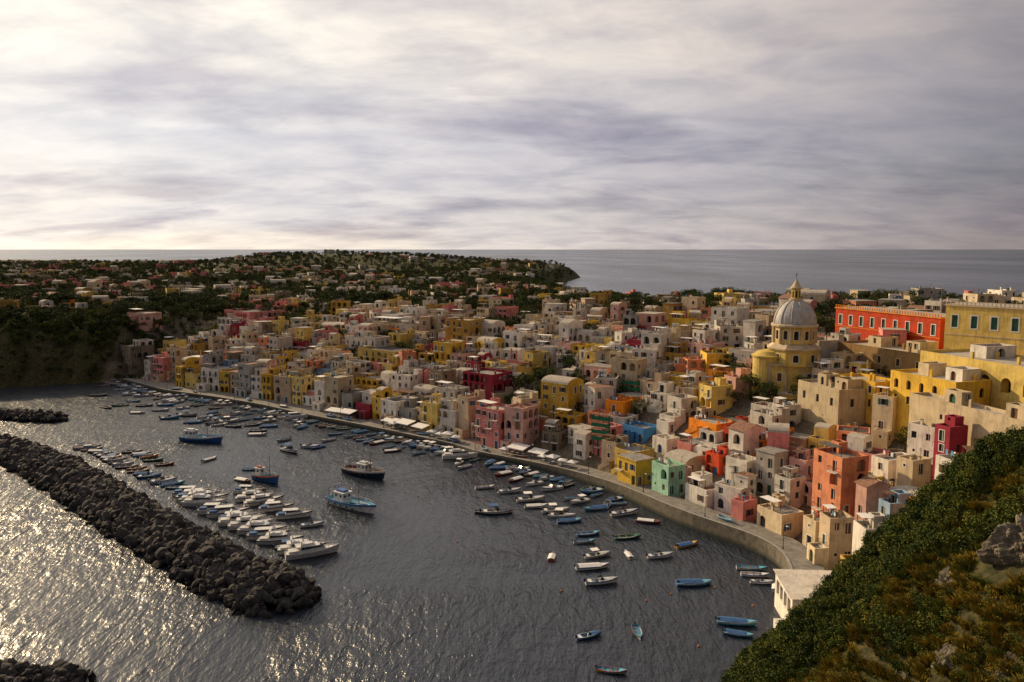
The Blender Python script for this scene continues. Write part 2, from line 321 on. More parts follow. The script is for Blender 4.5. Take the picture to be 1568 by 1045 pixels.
# ------------------------------------------------------------------ buildings
def wall(mb, p0, p1, z0, z1, ops, mat):
    L = math.hypot(p1[0] - p0[0], p1[1] - p0[1]); ex, ey = (p1[0] - p0[0]) / L, (p1[1] - p0[1]) / L; nx_, ny_ = ey, -ex
    def P(u, v, o=0.0): return (p0[0] + ex * u + nx_ * o, p0[1] + ey * u + ny_ * o, v)
    ops = [o for o in ops if o['u0'] > .15 and o['u1'] < L - .15 and o['v0'] > z0 and o['v1'] < z1 - .1]
    us = sorted({0, L} | {o['u0'] for o in ops} | {o['u1'] for o in ops}); vs = sorted({z0, z1} | {o['v0'] for o in ops} | {o['v1'] for o in ops})
    for j in range(len(vs) - 1):
        run = None; cv = (vs[j] + vs[j + 1]) / 2
        for i in range(len(us) - 1):
            cu = (us[i] + us[i + 1]) / 2
            hit = any(o['u0'] < cu < o['u1'] and o['v0'] < cv < o['v1'] for o in ops)
            if not hit:
                if run is None: run = us[i]
            if hit and run is not None:
                mb.poly([P(run, vs[j]), P(us[i], vs[j]), P(us[i], vs[j + 1]), P(run, vs[j + 1])], mat); run = None
        if run is not None: mb.poly([P(run, vs[j]), P(L, vs[j]), P(L, vs[j + 1]), P(run, vs[j + 1])], mat)
    for o in ops:
        a, b, c, d = o['u0'], o['u1'], o['v0'], o['v1']; r = -o.get('r', .22); pm = o.get('pane', 'glass_dark')
        mb.poly([P(a, c), P(b, c), P(b, c, r), P(a, c, r)], mat); mb.poly([P(a, d, r), P(b, d, r), P(b, d), P(a, d)], mat)
        mb.poly([P(a, c), P(a, c, r), P(a, d, r), P(a, d)], mat); mb.poly([P(b, c, r), P(b, c), P(b, d), P(b, d, r)], mat)
        mb.poly([P(a, c, r), P(b, c, r), P(b, d, r), P(a, d, r)], pm)
        if o.get('arch'):
            w = b - a; zs = d - min(w / 2, (d - c) * .6); um = (a + b) / 2; hh = d - zs
            arc = [(um + w / 2 * math.cos(t), zs + hh * math.sin(t)) for t in [math.pi * k / 8 for k in range(9)]]
            for k in range(4): mb.poly([P(b, d, .003), P(*arc[k + 1], .003), P(*arc[k], .003)], mat)
            for k in range(4, 8): mb.poly([P(a, d, .003), P(*arc[k + 1], .003), P(*arc[k], .003)], mat)
        fm = o.get('frame')
        if fm:
            t = o.get('ft', .14)
            for (u0, u1, v0, v1) in ((a - t, a, c - t, d + t), (b, b + t, c - t, d + t), (a, b, d, d + t), (a, b, c - t, c)):
                q = [P(u0, v0, .05), P(u1, v0, .05), P(u1, v1, .05), P(u0, v1, .05)]; mb.poly(q, fm)
                q0 = [P(u0, v0), P(u1, v0), P(u1, v1), P(u0, v1)]
                for k in range(4): mb.poly([q0[k], q0[(k + 1) % 4], q[(k + 1) % 4], q[k]], fm)
        if o.get('mull'):
            um = (a + b) / 2; mb.poly([P(um - .05, c, r + .03), P(um + .05, c, r + .03), P(um + .05, d, r + .03), P(um - .05, d, r + .03)], 'trim_white')
        sh = o.get('shut')
        if sh:
            w = (b - a) / 2
            for (u0, u1) in ((a - w - .02, a - .02), (b + .02, b + w + .02)):
                mb.poly([P(u0, c, .07), P(u1, c, .07), P(u1, d, .07), P(u0, d, .07)], sh)
                mb.poly([P(u0, d, .0), P(u0, d, .07), P(u1, d, .07), P(u1, d, .0)][::-1], sh); mb.poly([P(u0, c), P(u0, c, .07), P(u0, d, .07), P(u0, d)][::-1], sh)
        if o.get('balc'):
            u0, u1, v = a - .6, b + .6, c; e = .9
            def bx(a0, a1, o0, o1, v0, v1, m):
                A = [P(a0, v0, o0), P(a1, v0, o0), P(a1, v0, o1), P(a0, v0, o1)]; B = [(x, y, v1) for x, y, _ in A]
                mb.poly(A[::1], m); mb.poly(B[::-1], m)
                for k in range(4): mb.poly([A[k], B[k], B[(k + 1) % 4], A[(k + 1) % 4]], m)
            bx(u0, u1, .002, e, v - .18, v - .02, 'trim_white')
            bx(u0, u1, e - .06, e - .01, v + .95, v + 1.02, 'iron')
            k = u0
            while k <= u1: bx(k, k + .04, e - .06, e - .02, v - .02, v + .95, 'iron'); k += .35
            bx(u0, u0 + .04, .0, e, v + .95, v + 1.02, 'iron'); bx(u1 - .04, u1, .0, e, v + .95, v + 1.02, 'iron')
def mkops(R, L, z0, z1, dens, front, det):
    ops = []; H = z1 - z0; ns = max(1, int(round(H / 3.1))); sh = H / ns
    ncol = max(1, int(L / R.uniform(2.3, 3.4)))
    shm = R.choice([None, None, 'shutter_green', 'shutter_brown', 'shutter_blue', 'shutter_brown']); fr = R.choice([None, 'trim_white', 'trim_white', None])
    for s in range(ns):
        zb = z0 + s * sh
        arcrow = R.random() < .26
        for c in range(ncol):
            if R.random() > dens: continue
            u = (c + .5) * L / ncol + R.uniform(-.25, .25); t = R.random()
            o = dict(frame=fr if det else None)
            if s == 0 and front and t < .55:
                w = R.uniform(1.1, 2.0); o.update(u0=u - w / 2, u1=u + w / 2, v0=zb + .05, v1=zb + min(2.6, sh - .3), arch=R.random() < .6, r=.35,
                                                 pane=R.choice(['door_wood', 'shutter_green', 'glass_dark', 'shutter_blue', 'glass_dark']))
                if o['arch']: o['frame'] = None
            elif arcrow and L > 5:
                w = min(2.3, L / ncol * .8); o.update(u0=u - w / 2, u1=u + w / 2, v0=zb + .15, v1=zb + min(2.8, sh - .2), arch=True, r=1.2, pane='glass_dark' if R.random() < .6 else 'beige', frame=None)
            elif t < .35:
                w = .6; o.update(u0=u - w, u1=u + w, v0=zb + .1, v1=zb + 2.35, balc=det and front and R.random() < .75, pane=R.choice(['glass_dark', 'shutter_brown', 'glass_dark', 'shutter_green']), mull=True)
            elif t < .88:
                w = R.uniform(.46, .62); o.update(u0=u - w, u1=u + w, v0=zb + .9, v1=zb + 2.4, shut=shm if (det and R.random() < .6) else None, mull=R.random() < .5,
                                                  pane=R.choice(['glass_dark', 'glass_dark', 'shutter_brown', 'glass_dark']))
            else:
                o.update(u0=u - .3, u1=u + .3, v0=zb + 1.5, v1=zb + 2.1)
            ops.append(o)
    ops.sort(key=lambda o: o['u0'])
    return ops
def block(mb, x0, x1, y0, y1, z0, zb, z1, mat, R, roof='parapet', dens=(.8, .55, .3, .55), det=True, floors=None):
    c = [(x0, y0), (x1, y0), (x1, y1), (x0, y1)]
    zt = z1
    for k in range(4):
        p, q = c[k], c[(k + 1) % 4]; L = math.hypot(q[0] - p[0], q[1] - p[1])
        ops = mkops(R, L, zb, z1 - .4, dens[k], k == 0, det) if dens[k] > 0 else []
        wall(mb, p, q, z0, zt, ops, mat)
    rm = floors or R.choice(['roof_grey', 'roof_cream', 'roof_grey', 'roof_cream', 'roof_dark', 'roof_grey', 'roof_cream', 'roof_terra'])
    if roof == 'parapet':
        ph = R.uniform(.35, .95); t = .28
        o = [(x0, y0), (x1, y0), (x1, y1), (x0, y1)]; n = [(x0 + t, y0 + t), (x1 - t, y0 + t), (x1 - t, y1 - t), (x0 + t, y1 - t)]
        for k in range(4):
            a, b, cc, d = o[k], o[(k + 1) % 4], n[(k + 1) % 4], n[k]
            mb.poly([(*a, z1), (*b, z1), (*cc, z1), (*d, z1)], mat); mb.poly([(*d, z1), (*cc, z1), (*cc, z1 - ph), (*d, z1 - ph)], mat)
        mb.poly([(*q, z1 - ph) for q in n], rm); return z1 - ph
    if roof == 'lid':
        mb.box(x0 - .2, x1 + .2, y0 - .2, y1 + .2, z1, z1 + .22, mat)
        mb.box(x0 - .05, x1 + .05, y0 - .05, y1 + .05, z1 + .22, z1 + .3, rm); return z1 + .3
    if roof == 'vault':
        n = 8; r = (y1 - y0) / 2; ym = (y0 + y1) / 2; hv = r * .38
        arc = [(ym - r * math.cos(math.pi * k / n), z1 + hv * math.sin(math.pi * k / n)) for k in range(n + 1)]
        for k in range(n): mb.poly([(x0, *arc[k]), (x1, *arc[k]), (x1, *arc[k + 1]), (x0, *arc[k + 1])], 'roof_cream')
        mb.poly([(x0, *a) for a in arc], mat); mb.poly([(x1, *a) for a in arc[::-1]], mat); return z1 + hv
    if roof == 'pitched':
        ym = (y0 + y1) / 2; hz = (y1 - y0) * .2; e = .35
        mb.poly([(x0 - e, y0 - e, z1 - .05), (x1 + e, y0 - e, z1 - .05), (x1 + e, ym, z1 + hz), (x0 - e, ym, z1 + hz)], 'roof_terra')
        mb.poly([(x1 + e, y1 + e, z1 - .05), (x0 - e, y1 + e, z1 - .05), (x0 - e, ym, z1 + hz), (x1 + e, ym, z1 + hz)], 'roof_terra')
        mb.poly([(x0, y1, z1), (x0, y0, z1), (x0, ym, z1 + hz - .05)], mat); mb.poly([(x1, y0, z1), (x1, y1, z1), (x1, ym, z1 + hz - .05)], mat); return z1 + hz
def house_mb(w, dp, h, col, R, det=True, roof=None, dens=.8, below=6, setback=None, terrace=None, stairs=None):
    mb = MB(); x0, x1, y0, y1 = -w / 2, w / 2, -dp / 2, dp / 2
    sb = (R.random() < .45 and h > 6.3 and w > 5.2) if setback is None else setback
    hm = h - 3.0 if sb else h
    rf = roof or R.choices(['parapet', 'lid', 'vault', 'pitched'], [.84, .09, .05, .02])[0]
    ds = (dens, dens * .8, dens * .4, dens * .8)
    zr = block(mb, x0, x1, y0, y1, -below, 0, hm, col, R, 'parapet' if sb else rf, ds, det)
    if sb:
        ww = w * R.uniform(.42, .68); sx = R.choice([x0 + .02, x1 - ww - .02]); yy = y0 + dp * R.uniform(.25, .5)
        zr2 = block(mb, sx, sx + ww, yy, y1 - .03, zr, zr, zr + 3.1, col if R.random() < .75 else 'white', R, R.choice(['parapet', 'parapet', 'lid', 'vault']), ds, det)
    else: zr2 = zr
    if rf == 'parapet' or sb:
        for _ in range(R.randint(0, 3)):
            cx = R.uniform(x0 + .8, x1 - .8); cy = R.uniform(y0 + .8, y1 - .8); hh = R.uniform(.9, 1.7)
            mb.box(cx - .25, cx + .25, cy - .25, cy + .25, zr, zr + hh + (3 if sb else 0), col); mb.box(cx - .33, cx + .33, cy - .33, cy + .33, zr + hh + (3 if sb else 0), zr + hh + .12 + (3 if sb else 0), 'roof_grey')
        if R.random() < .3:
            cx = R.uniform(x0 + 1.2, x1 - 1.2); cy = y0 + dp * .2
            mb.tube((cx, cy, zr), (cx, cy, zr + 1.3), .5, .5, 10, R.choice(['trim_white', 'roof_dark', 'shutter_blue']))
        if det and R.random() < .3:
            hh = 2.3
            for (px_, py_) in ((x0 + .5, y0 + .5), (x0 + w * .6, y0 + .5), (x0 + .5, y0 + dp * .4), (x0 + w * .6, y0 + dp * .4)):
                mb.box(px_ - .05, px_ + .05, py_ - .05, py_ + .05, zr, zr + hh, 'door_wood')
            mb.box(x0 + .3, x0 + w * .6 + .2, y0 + .3, y0 + dp * .4 + .2, zr + hh, zr + hh + .08, R.choice(['canvas_white', 'door_wood', 'roof_dark', 'canvas_white']))
        if R.random() < .35 and not sb:
            rw = R.uniform(1.8, 2.8); cx = R.choice([x0 + .05, x1 - rw - .05]); cy = y1 - rw - .05
            block(mb, cx, cx + rw, cy, y1 - .05, zr, zr, zr + 2.4, col, R, 'parapet', (.9, .3, 0, .3), False)
        if det and R.random() < .25:
            yy = y0 + dp * .3
            for k in range(5):
                xx = x0 + .7 + k * .7
                if xx + .5 < x1: mb.poly([(xx, yy, zr + .9), (xx + .5, yy, zr + .9), (xx + .5, yy, zr + 1.8), (xx, yy, zr + 1.8)], R.choice(['canvas_white', 'paint_lightblue', 'canvas_white', 'paint_red', 'paint_navy']))
    if det:
        ax, ay = R.uniform(x0 + .3, x1 - .3), R.uniform(0, y1 - .3)
        mb.box(ax - .025, ax + .025, ay - .025, ay + .025, hm - .9, h + 2.2, 'iron'); mb.box(ax - .5, ax + .5, ay - .02, ay + .02, h + 1.9, h + 1.94, 'iron'); mb.box(ax - .35, ax + .35, ay - .02, ay + .02, h + 1.6, h + 1.64, 'iron')
    tr = (R.random() < .4) if terrace is None else terrace
    if tr:
        tw = w * R.uniform(.45, .9); td = R.uniform(2.0, 3.4); sx = R.choice([x0 - .15, x1 - tw + .15])
        block(mb, sx, sx + tw, y0 - td, y0 - .02, -below, 0, 3.3, col if R.random() < .5 else R.choice(['white', 'cream', 'beige']), R, 'parapet', ds, det)
    st = (det and R.random() < .28) if stairs is None else stairs
    if st:
        n = 12; sw = 1.2; L = min(w * .8, 5); yb = y0 - sw - .03
        for k in range(n):
            mb.box(x0 + k * L / n, x0 + (k + 1) * L / n, yb, y0 - .03, -below, 3.1 * (k + 1) / n, col)
        mb.poly([(x0, yb - .2, .9), (x0 + L, yb - .2, 4.0), (x0 + L, yb - .2, 2.2), (x0, yb - .2, -.5)][::-1], col)
        mb.poly([(x0, yb - .2, .9), (x0 + L, yb - .2, 4.0), (x0 + L, yb - .01, 4.0), (x0, yb - .01, .9)], col)
    return mb
placed = []
def nearest_q(x, y):
    i = int(np.argmin((QA[:, 0] - x) ** 2 + (QA[:, 1] - y) ** 2)); return i
def ang_at(x, y):
    i = nearest_q(x, y); n = -QN[i]; return math.atan2(n[0], -n[1])
NT = dict(terrace=False); NS = dict(setback=False); NN = dict(setback=False, terrace=False, dens=.9)
K = [
 (727,795,622,256,'pink',0,dict(roof='parapet',dens=.95,setback=False,terrace=False)), (708,785,568,290,'crimson',0,dict(dens=.9,setback=False)), (755,835,537,318,'pink',6,{}),
 (828,893,584,262,'yellow',0,NN), (880,912,664,234,'white',0,NN), (922,962,674,222,'beige',0,dict(stairs=True,terrace=False)),
 (945,1002,700,209,'yellow',0,NT), (998,1050,708,199,'mint',0,NN), (1050,1110,724,190,'white',0,NT),
 (952,1010,667,234,'blue',0,NN), (1055,1130,642,222,'orange',0,{}), (1082,1122,692,201,'red',0,NN), (1038,1078,690,214,'pink',0,NS), (1112,1165,700,191,'white',0,NN),
 (1108,1172,660,211,'red',4,NN), (1160,1205,690,186,'offwhite',0,NN), (1248,1328,692,164,'salmon',10,dict(dens=.8)), (1292,1362,668,178,'pink',14,{}),
 (1312,1362,803,141,'white',15,NS), (1355,1390,766,149,'paleblue',15,{}), (1402,1440,764,143,'orange',20,NS), (1236,1276,792,160,'cream',5,{}),
 (1262,1302,788,153,'beige',10,{}), (1297,1332,855,133,'ochre',10,NS), (1395,1475,650,170,'white',15,{}), (1340,1380,604,190,'cream',10,{}), (1440,1490,700,146,'white',15,{}),
 (1090,1147,470,292,'white',0,dict(setback=False,dens=.9)), (1035,1092,500,305,'yellow',0,{}), (850,925,482,372,'white',8,{}), (682,742,488,352,'ochre',0,{}),
 (1085,1145,572,250,'orange',0,{}), (1003,1070,592,258,'yellow',4,{}), (247,303,555,398,'pink',0,dict(setback=False,dens=.9)), (345,435,474,470,'pink',0,NS),
 (292,345,565,388,'white',0,{}), (313,368,537,415,'yellow',0,{}), (197,245,480,430,'palepink',0,{}), (183,232,518,402,'stone',0,{}),
 (545,605,577,325,'yellow',0,{}), (412,480,575,354,'green',0,NS), (388,428,567,366,'blue',0,NS), (485,520,570,350,'paleblue',0,{}),
 (470,530,602,324,'pink',0,{}), (600,680,592,304,'salmon',0,{}), (665,720,592,288,'white',0,{}), (570,670,482,405,'cream',0,{}), (548,650,532,350,'paleyellow',3,{}),
 (735,770,522,322,'white',0,{}), (1240,1310,652,192,'paleyellow',8,{}), (895,950,560,275,'palepink',0,{}), (900,960,505,335,'white',0,{}), (440,500,540,380,'white',0,{}),
 (1010,1050,640,232,'white',0,{}), (560,612,600,312,'beige',0,{}), (1150,1200,640,218,'white',6,{}), (1200,1245,668,196,'cream',6,{}), (1380,1420,700,160,'cream',12,{}),
 (1320,1352,740,155,'palepink',12,{}), (1440,1475,650,160,'crimson',12,NS), (960,1010,528,300,'crimson',0,{}), (1125,1155,765,178,'pink',0,NN), (1190,1230,728,178,'white',0,NN),
 (640,680,540,340,'ochre',0,{}), (370,430,500,440,'white',0,{}), (490,545,500,420,'cream',0,{}), (845,880,500,350,'white',0,{}), (980,1030,470,350,'cream',0,{}), (790,830,560,300,'ochre',0,{}),
 (1020,1058,722,200,'palepink',0,NT), (1160,1230,778,171,'cream',0,dict(setback=False,terrace=False,dens=.3)), (1212,1250,700,184,'palepink',4,NS), (900,945,630,246,'salmon',0,NS), (1000,1040,668,222,'white',0,NS),
]
cname = dict(white='white_house', cream='cream_house', beige='beige_house', grey='grey_house', yellow='yellow_house', paleyellow='pale_yellow_house', ochre='ochre_house', pink='pink_house',
             palepink='pale_pink_house', salmon='salmon_house', crimson='crimson_house', red='red_house', orange='orange_house', blue='blue_house', paleblue='pale_blue_house', mint='mint_house',
             green='green_house', stone='stone_house', brown='brown_house', offwhite='off_white_house')
def floorz(x, y):
    dq_ = math.sqrt(((QA[:, 0] - x) ** 2 + (QA[:, 1] - y) ** 2).min())
    return max(H1(x, y), qz(x) - .2 if dq_ < 16 else 1.5)
for i, (a0, a1, top, y, col, da, opt) in enumerate(K):
    R = random.Random(100 + i)
    x, zt = sdepth((a0 + a1) / 2, top, y); W = (a1 - a0) / F * y
    a = ang_at(x, y) + math.radians(da)
    br = a - math.atan2(x, y) * -1
    c, s = abs(math.cos(br)), abs(math.sin(br)); w = W / (c + .8 * s); dp = max(5.0, w * .8)
    fx, fy = x + math.sin(a) * dp / 2, y - math.cos(a) * dp / 2
    base = floorz(fx, fy); h = max(zt - base, 4.5)
    mb = house_mb(w, dp, h, col, R, True, below=5, **opt)
    mb.obj(cname[col], (x, y, base), a); placed.append((x, y, max(w, dp) * .5))

# ---- landmark: church
def octwall(mb, cx, cy, r, n, z0, z1, opf, mat, off=0.5, a0=0, a1=None):
    for k in range(n):
        t0 = 2 * math.pi * (k + off) / n; t1 = 2 * math.pi * (k + 1 + off) / n
        p0 = (cx + r * math.cos(t0), cy + r * math.sin(t0)); p1 = (cx + r * math.cos(t1), cy + r * math.sin(t1))
        L = math.hypot(p1[0] - p0[0], p1[1] - p0[1]); wall(mb, p0, p1, z0, z1, opf(L), mat)
def church():
    mb = MB(); Y = 'paleyellow'; T = 'cream'
    ow = lambda w, v0, v1, arch=True, fr='trim_white', r=.4: (lambda L: [dict(u0=L / 2 - w / 2, u1=L / 2 + w / 2, v0=v0, v1=v1, arch=arch, r=r, frame=fr)])
    def rect(x0, x1, y0, y1, z0, z1, ops=None, mat=Y, cor=True):
        c = [(x0, y0), (x1, y0), (x1, y1), (x0, y1)]
        for k in range(4):
            p, q = c[k], c[(k + 1) % 4]; L = math.hypot(q[0] - p[0], q[1] - p[1]); wall(mb, p, q, z0, z1, (ops(L) if ops else []), mat)
        if cor: mb.box(x0 - .35, x1 + .35, y0 - .35, y1 + .35, z1, z1 + .45, T); mb.box(x0 - .1, x1 + .1, y0 - .1, y1 + .1, z1 + .45, z1 + .6, 'roof_cream')
        else: mb.poly([(*q, z1) for q in c], 'roof_cream')
    rect(-7.0, 7.0, -6, 9, -12, 9.5, lambda L: [dict(u0=L * .2 - .6, u1=L * .2 + .6, v0=5, v1=7.4, r=.35, frame='trim_white'), dict(u0=L * .78 - .6, u1=L * .78 + .6, v0=5, v1=7.4, r=.35, frame='trim_white'), dict(u0=L * .5 - .7, u1=L * .5 + .7, v0=.3, v1=3, r=.35, pane='door_wood', arch=True)])
    for sx in (-7.0, -2.4, 2.4, 7.0): mb.box(sx - .35, sx + .35, -6.18, -5.98, -12, 9.4, T)
    rect(4.5, 11.5, -7.5, 3.5, -12, 4.6, lambda L: [dict(u0=L * .5 - .5, u1=L * .5 + .5, v0=1, v1=2.6, r=.3)])
    rect(-4.5, 5.5, -9.5, -6.1, -12, 1.6, lambda L: [dict(u0=L * .3 - .5, u1=L * .3 + .5, v0=-2.4, v1=-.8, r=.3), dict(u0=L * .7 - .5, u1=L * .7 + .5, v0=-2.4, v1=-.8, r=.3)])
    mb.revolve([(4.3, -12), (4.3, 11.6), (4.75, 11.7), (4.75, 12.1), (4.3, 12.2), (3.0, 13.2), (.01, 13.9)], 28, Y, cx=-7.2, cy=-1.5)
    mb.revolve([(3.4, -12), (3.4, 7.6), (3.8, 7.7), (3.8, 8.1), (2.4, 9.2), (.01, 9.8)], 24, Y, cx=7.6, cy=1.5)
    octwall(mb, 0, 0, 7.4, 8, 9.5, 14.0, ow(1.5, 10.6, 12.8), Y, off=.5)
    mb.revolve([(7.4, 14.0), (7.95, 14.05), (7.95, 14.5), (7.5, 14.6), (6.2, 15.6), (6.0, 15.8)], 8, T, off=.5)
    octwall(mb, 0, 0, 6.0, 12, 15.8, 20.7, ow(1.25, 17.0, 19.6), Y, off=.5)
    for k in range(12):
        t = 2 * math.pi * (k + .5) / 12; mb.tube((6.05 * math.cos(t), 6.05 * math.sin(t), 15.8), (6.05 * math.cos(t), 6.05 * math.sin(t), 20.8), .36, .34, 8, T)
    mb.revolve([(6.0, 20.6), (6.65, 20.7), (6.65, 21.2), (6.1, 21.4)], 24, T)
    prof = [(5.95 * math.cos(t), 21.4 + 7.0 * math.sin(t)) for t in [math.pi / 2 * k / 12 for k in range(12)]] + [(1.2, 28.3)]
    mb.revolve(prof, 32, 'dome_lead')
    for k in range(12):
        t = 2 * math.pi * (k + .5) / 12
        for j in range(len(prof) - 1):
            (r0, z0), (r1, z1) = prof[j], prof[j + 1]
            mb.tube(((r0 + .05) * math.cos(t), (r0 + .05) * math.sin(t), z0), ((r1 + .05) * math.cos(t), (r1 + .05) * math.sin(t), z1), .16, .14, 5, 'cream', cap=False)
    mb.revolve([(1.9, 28.0), (1.9, 28.5), (1.5, 28.6)], 16, T)
    octwall(mb, 0, 0, 1.35, 8, 28.5, 31.4, ow(.5, 29.0, 30.8, fr=None, r=.3), Y)
    mb.revolve([(1.35, 31.4), (1.75, 31.5), (1.75, 31.75), (1.2, 32.3), (.7, 33.2), (.25, 33.9), (.25, 34.3), (.01, 34.4)], 16, T)
    mb.box(-.06, .06, -.06, .06, 34.3, 36.2, 'iron'); mb.box(-.5, .5, -.05, .05, 35.4, 35.52, 'iron')
    x, _ = sdepth(1217, 500, 232); mb.obj('domed_church', (x, 232, 22.0), math.radians(-14)); placed.append((x, 232, 11))
church()
def palazzo(name, px0, d0, px1, d1, ztop, zbot, thick, col, nwin, wop, roofmat='roof_cream', terr=None, below=12, rad=10, bal=True):
    x0, _ = sdepth(px0, 500, d0); x1, _ = sdepth(px1, 500, d1); L = math.hypot(x1 - x0, d1 - d0); a = math.atan2(d1 - d0, x1 - x0)
    mb = MB(); h = ztop - zbot
    def ops(Lw, n):
        o = []
        for w in wop:
            for k in range(n):
                u = (k + .5) * Lw / n; o.append(dict(u0=u - w['w'] / 2, u1=u + w['w'] / 2, v0=w['v0'], v1=w['v1'], **{q: w[q] for q in w if q not in ('w', 'v0', 'v1')}))
        return o
    c = [(0, 0), (L, 0), (L, thick), (0, thick)]
    for k in range(4):
        p, q = c[k], c[(k + 1) % 4]; Lw = L if k % 2 == 0 else thick
        wall(mb, p, q, -below, h, ops(Lw, nwin if k % 2 == 0 else max(1, int(nwin * thick / L))), col)
    tm = terr or 'trim_white'
    if bal:
        mb.box(-.3, L + .3, -.3, thick + .3, h, h + .3, tm); mb.box(-.1, L + .1, -.1, thick + .1, h + .3, h + .38, roofmat)
        k = 0.0
        while k < L: mb.box(k, k + .25, -.12, .1, h + .38, h + 1.1, tm); k += 1.0
        mb.box(0, L, -.14, .12, h + 1.1, h + 1.22, tm)
        mb.box(-.08, L + .08, -.1, -.02, 2.4, 2.65, tm)
    else:
        t = .3; n = [(t, t), (L - t, t), (L - t, thick - t), (t, thick - t)]
        for k in range(4):
            A, B, C, D = c[k], c[(k + 1) % 4], n[(k + 1) % 4], n[k]
            mb.poly([(*A, h), (*B, h), (*C, h), (*D, h)], col); mb.poly([(*D, h), (*C, h), (*C, h - .7), (*D, h - .7)], col)
        mb.poly([(*q, h - .7) for q in n], roofmat)
        R = random.Random(int(L * 7))
        for _ in range(4): cx = R.uniform(1, L - 1); cy = R.uniform(1.5, thick - 1.5); mb.box(cx - .3, cx + .3, cy - .3, cy + .3, h - .7, h + 1.0, col)
        if L > 14: # roof rooms break the long parapet
            for f in (.2, .62):
                block(mb, L * f, L * f + R.uniform(3, 5), thick * .45, thick - .1, h - .7, h - .7, h + 2.2, R.choice([col, 'cream', 'white']), R, 'parapet', (.9, .6, 0, .6), False)
    mb.obj(name, (x0, d0, zbot), a)
    for t in (.1, .3, .5, .7, .9): placed.append((x0 + (x1 - x0) * t - math.sin(a) * thick / 2, d0 + (d1 - d0) * t + math.cos(a) * thick / 2, rad * .7))
palazzo('red_palazzo', 1279, 262, 1440, 222, 45.6, 37.5, 12, 'red', 9, [dict(w=1.4, v0=3.2, v1=6.2, pane='shutter_green', frame='trim_white', ft=.2)], terr='orange')
palazzo('ochre_palazzo', 1283, 236, 1425, 205, 37.6, 29.5, 12, 'brown', 5, [dict(w=1.2, v0=3.8, v1=5.8, frame='cream'), dict(w=1.1, v0=.2, v1=2.2)], bal=False)
palazzo('yellow_palazzo', 1447, 212, 1640, 190, 50.0, 40, 14, 'paleyellow', 6, [dict(w=1.5, v0=4.4, v1=7.6, frame='trim_white', ft=.3, pane='shutter_green')], terr='cream')
palazzo('yellow_arcaded_palazzo', 1412, 196, 1640, 158, 40.0, 33.0, 16, 'paleyellow', 7, [dict(w=2.6, v0=.6, v1=4.0, arch=True, r=2.2, frame=None), ], bal=False)
palazzo('yellow_terrace_house', 1368, 190, 1470, 172, 36.0, 27.5, 10, 'yellow', 5, [dict(w=1.3, v0=4.6, v1=6.8, arch=True, r=.5), dict(w=1.0, v0=1.2, v1=3.0)], bal=False)
palazzo('retaining_wall', 1400, 178, 1640, 140, 32.6, 26, 5, 'cream', 2, [dict(w=.8, v0=2.5, v1=3.6)], bal=False)
palazzo('yellow_stair_house', 1226, 212, 1290, 196, 30.0, 21, 8, 'cream', 3, [dict(w=1.1, v0=4.5, v1=6.5)], bal=False)
palazzo('ochre_garden_house', 1285, 208, 1345, 196, 32.0, 24, 8, 'yellow', 4, [dict(w=1.0, v0=5.0, v1=6.8, frame='trim_white'), dict(w=1.0, v0=1.5, v1=3.4)], bal=False)
def restaurant():
    mb = MB()
    wall(mb, (0, 0), (13, 0), -4, 4.5, [dict(u0=1 + k * 2.3, u1=2.6 + k * 2.3, v0=1.2, v1=3.4, r=.6) for k in range(5)], 'white')
    wall(mb, (13, 0), (13, 11), -4, 4.5, [dict(u0=2, u1=3.4, v0=1.2, v1=3)], 'white'); wall(mb, (13, 11), (0, 11), -4, 4.5, [], 'white')
    wall(mb, (0, 11), (0, 0), -4, 4.5, [dict(u0=1 + k * 2.4, u1=2.8 + k * 2.4, v0=1.0, v1=3.6, r=.8) for k in range(4)], 'white')
    for k in range(46):
        x = -.4 + k * .3; z = 4.5
        mb.poly([(x, -.5, z), (x + .15, -.5, z + .05), (x + .15, 11.4, z + .45), (x, 11.4, z + .4)], 'offwhite')
        mb.poly([(x + .15, -.5, z + .05), (x + .3, -.5, z), (x + .3, 11.4, z + .4), (x + .15, 11.4, z + .45)], 'offwhite')
    mb.box(-3, 8, -3.2, -.05, -4, .9, 'white')
    for k in range(5): mb.box(-3 + k * 2.6, -2.85 + k * 2.6, -3.2, -3.05, .9, 2.0, 'trim_white')
    mb.box(-3, 8, -3.2, -3.1, 2.0, 2.1, 'trim_white')
    for k in range(4): mb.box(13.5, 18, 1 + k * 2.4, 2.4 + k * 2.4, -3, 3 + .3 * k, 'palepink')
    x, y = survey(1212, 955, 2.0); mb.obj('waterside_restaurant', (x, y, 2.0), math.radians(-4)); placed.append((x + 7, y + 5, 9)); placed.append((x + 14, y + 6, 6))
restaurant()

# ---- automatic infill rows stepping up the slope
auto_cols = (['white'] * 12 + ['offwhite'] * 7 + ['cream'] * 9 + ['beige'] * 6 + ['grey'] * 2 + ['paleyellow'] * 5 + ['yellow'] * 4 + ['ochre'] * 3 + ['palepink'] * 4 + ['pink'] * 3
             + ['salmon'] * 3 + ['stone'] * 3 + ['paleblue'] * 1 + ['crimson'] + ['orange'])
def free(x, y, r, k=.86):
    for (a, b, c) in placed:
        if (a - x) ** 2 + (b - y) ** 2 < ((r + c) * k) ** 2: return False
    return True
def wood_zone(x, y):
    u = x / y * F + 784
    if (715 < u < 840 and 368 < y < 460) or (x < -190 and y < 432) or (415 < u < 525 and 410 < y < 475) or (220 < u < 340 and 425 < y < 560) or (1040 < u < 1110 and 330 < y < 420) or (935 < u < 1000 and 345 < y < 410): return True
    return y > 270 and math.sin(x * .055 + 1.3) * math.sin(y * .047 + .4) + .35 * math.sin(x * .13 - y * .09) > (.68 if y < 400 else .42)
